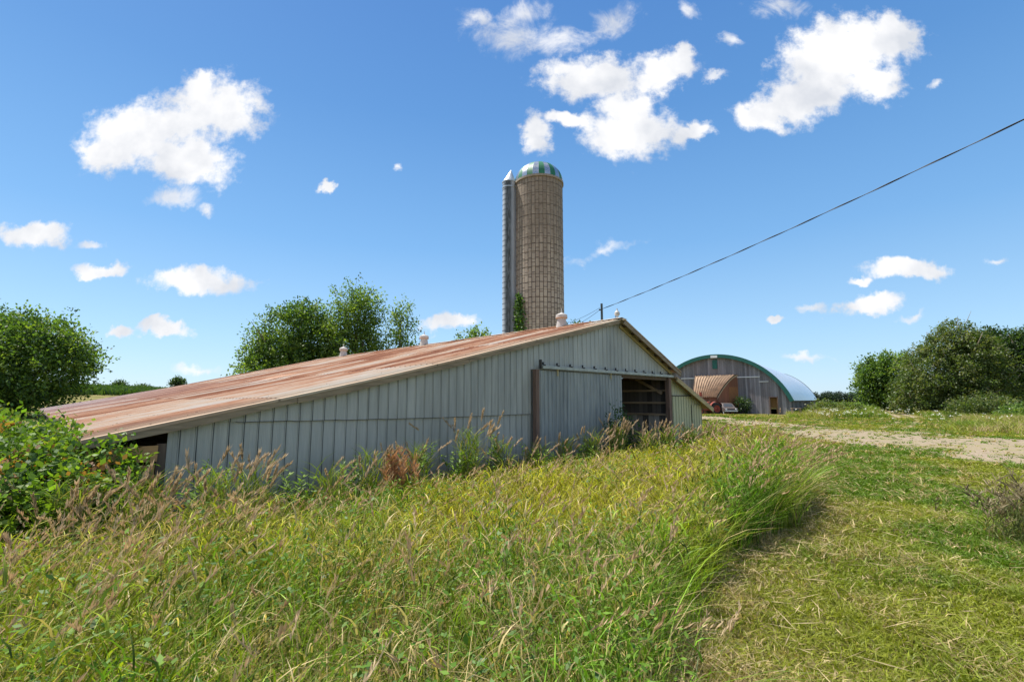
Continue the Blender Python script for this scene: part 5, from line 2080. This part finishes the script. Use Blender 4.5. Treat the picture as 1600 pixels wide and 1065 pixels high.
def leafy_weed(label, s, out_, h, seed):
    """upright broadleaf weed, leaves all the way up a few stems"""
    rng = np.random.default_rng(seed)
    x, y = b2w(s - 0.45, -out_ - 0.6)
    t = thing('leafy_weed', label, 'weed', (x, y, 0), 0, 'leafy weeds along the barn wall')
    ns, k = 6, 46
    bx, by = 0.13 * rng.normal(size=ns), 0.10 * rng.normal(size=ns)
    tipx, tipy = bx + 0.16 * rng.normal(size=ns), by + 0.12 * rng.normal(size=ns)
    hs = h * (0.7 + 0.35 * rng.random(ns))
    u = 0.08 + 0.92 * rng.random((ns, k))
    p = np.stack([bx[:, None] * (1 - u) + tipx[:, None] * u, by[:, None] * (1 - u) + tipy[:, None] * u, hs[:, None] * u], -1).reshape(-1, 3)
    a = rng.random(len(p)) * 6.28
    d = np.stack([np.cos(a), np.sin(a), 0.25 + 0.5 * rng.random(len(p))], 1)
    ln = (0.09 + 0.11 * rng.random(len(p))) * (1.2 - 0.6 * u.ravel())
    v = leaf_quads(p, d, rand_dir(len(p), rng) * 0.4 + np.array([0, 0, 1.0]), ln, ln * 0.26)
    c = pick_cols(len(p), [(0.14, 0.24, 0.03), (0.20, 0.30, 0.04), (0.10, 0.18, 0.025)], rng)
    np_mesh('foliage', v, quad_idx(len(p)), np.repeat(c, 4, 0), M['grass'], t)
    mb = MB()
    for i in range(ns):
        mb.tube([(bx[i], by[i], 0), (tipx[i], tipy[i], hs[i])], [0.007, 0.003], 5)
    mb.build('stem', M['stem'], t)


M['stem'] = mat_plain('green_stem', (0.16, 0.17, 0.05), 0.8, 0, 0.2, 6, 0)
for i, (lab, s_, o_, h_) in enumerate((
        ('bushy yellow green leafy weed at the left corner of the grey wall', -7.2, 0.7, 0.95),
        ('low leafy weed between the two leftmost reed clumps at the wall', -6.1, 0.6, 0.80),
        ('leafy weed directly left of the orange dried dock', -5.1, 0.5, 0.95),
        ('leafy green weed directly right of the orange dried dock', -4.05, 0.7, 1.00),
        ('broad leafy weed at the foot of the tallest golden reed clump', -2.95, 0.6, 0.95),
        ('leafy weed halfway between the tallest reed clump and the door post', -2.0, 0.6, 1.05),
        ('low leafy weed left of the brown door post', -0.95, 0.7, 0.75),
        ('leafy weed before the left part of the sliding door', 0.75, 0.9, 0.80))):
    leafy_weed(lab, s_, o_, h_, 900 + i)


def thistle():
    rng = np.random.default_rng(801)
    t = thing('thistle_plant', 'dry branching brown green thistle weed at the right edge', 'weed', (6.35, 6.1, 0))
    n = 80
    pos = np.stack([rng.normal(size=n) * 0.28, rng.normal(size=n) * 0.22, np.zeros(n)], 1)
    hh = 0.45 + 0.45 * rng.random(n)
    az = rng.random(n) * 6.28
    cs = np.array((0.20, 0.17, 0.07)) * (0.7 + 0.6 * rng.random((n, 1)))
    ch = np.array((0.25, 0.20, 0.11)) * (0.6 + 0.8 * rng.random((n, 1)))
    v, q, c = seed_stalks(pos, hh, np.full(n, 0.007), az, 0.15 + 0.5 * rng.random(n), cs, ch, rng, hh * 0.4, 22, 0.9, np.full(n, 0.008))
    np_mesh('seed_stalk', v, q, c, M['straw'], t)
    k = 700
    pl = np.stack([rng.normal(size=k).clip(-1.4, 1.4) * 0.24, rng.normal(size=k).clip(-1.4, 1.4) * 0.18, 0.45 * rng.random(k)], 1)
    cl = np.array((0.16, 0.19, 0.06)) * (1 + 0.25 * rng.normal(size=(k, 1))).clip(0.4, 1.6)
    v, q, c = blades(pl, 0.08 + 0.14 * rng.random(k), np.full(k, 0.014), rng.random(k) * 6.28, 0.5 + 0.9 * rng.random(k), 3, cl, 1.57 + 0.5 * rng.normal(size=k))
    np_mesh('leaf_blades', v, q, c, M['grass'], t)


thistle()
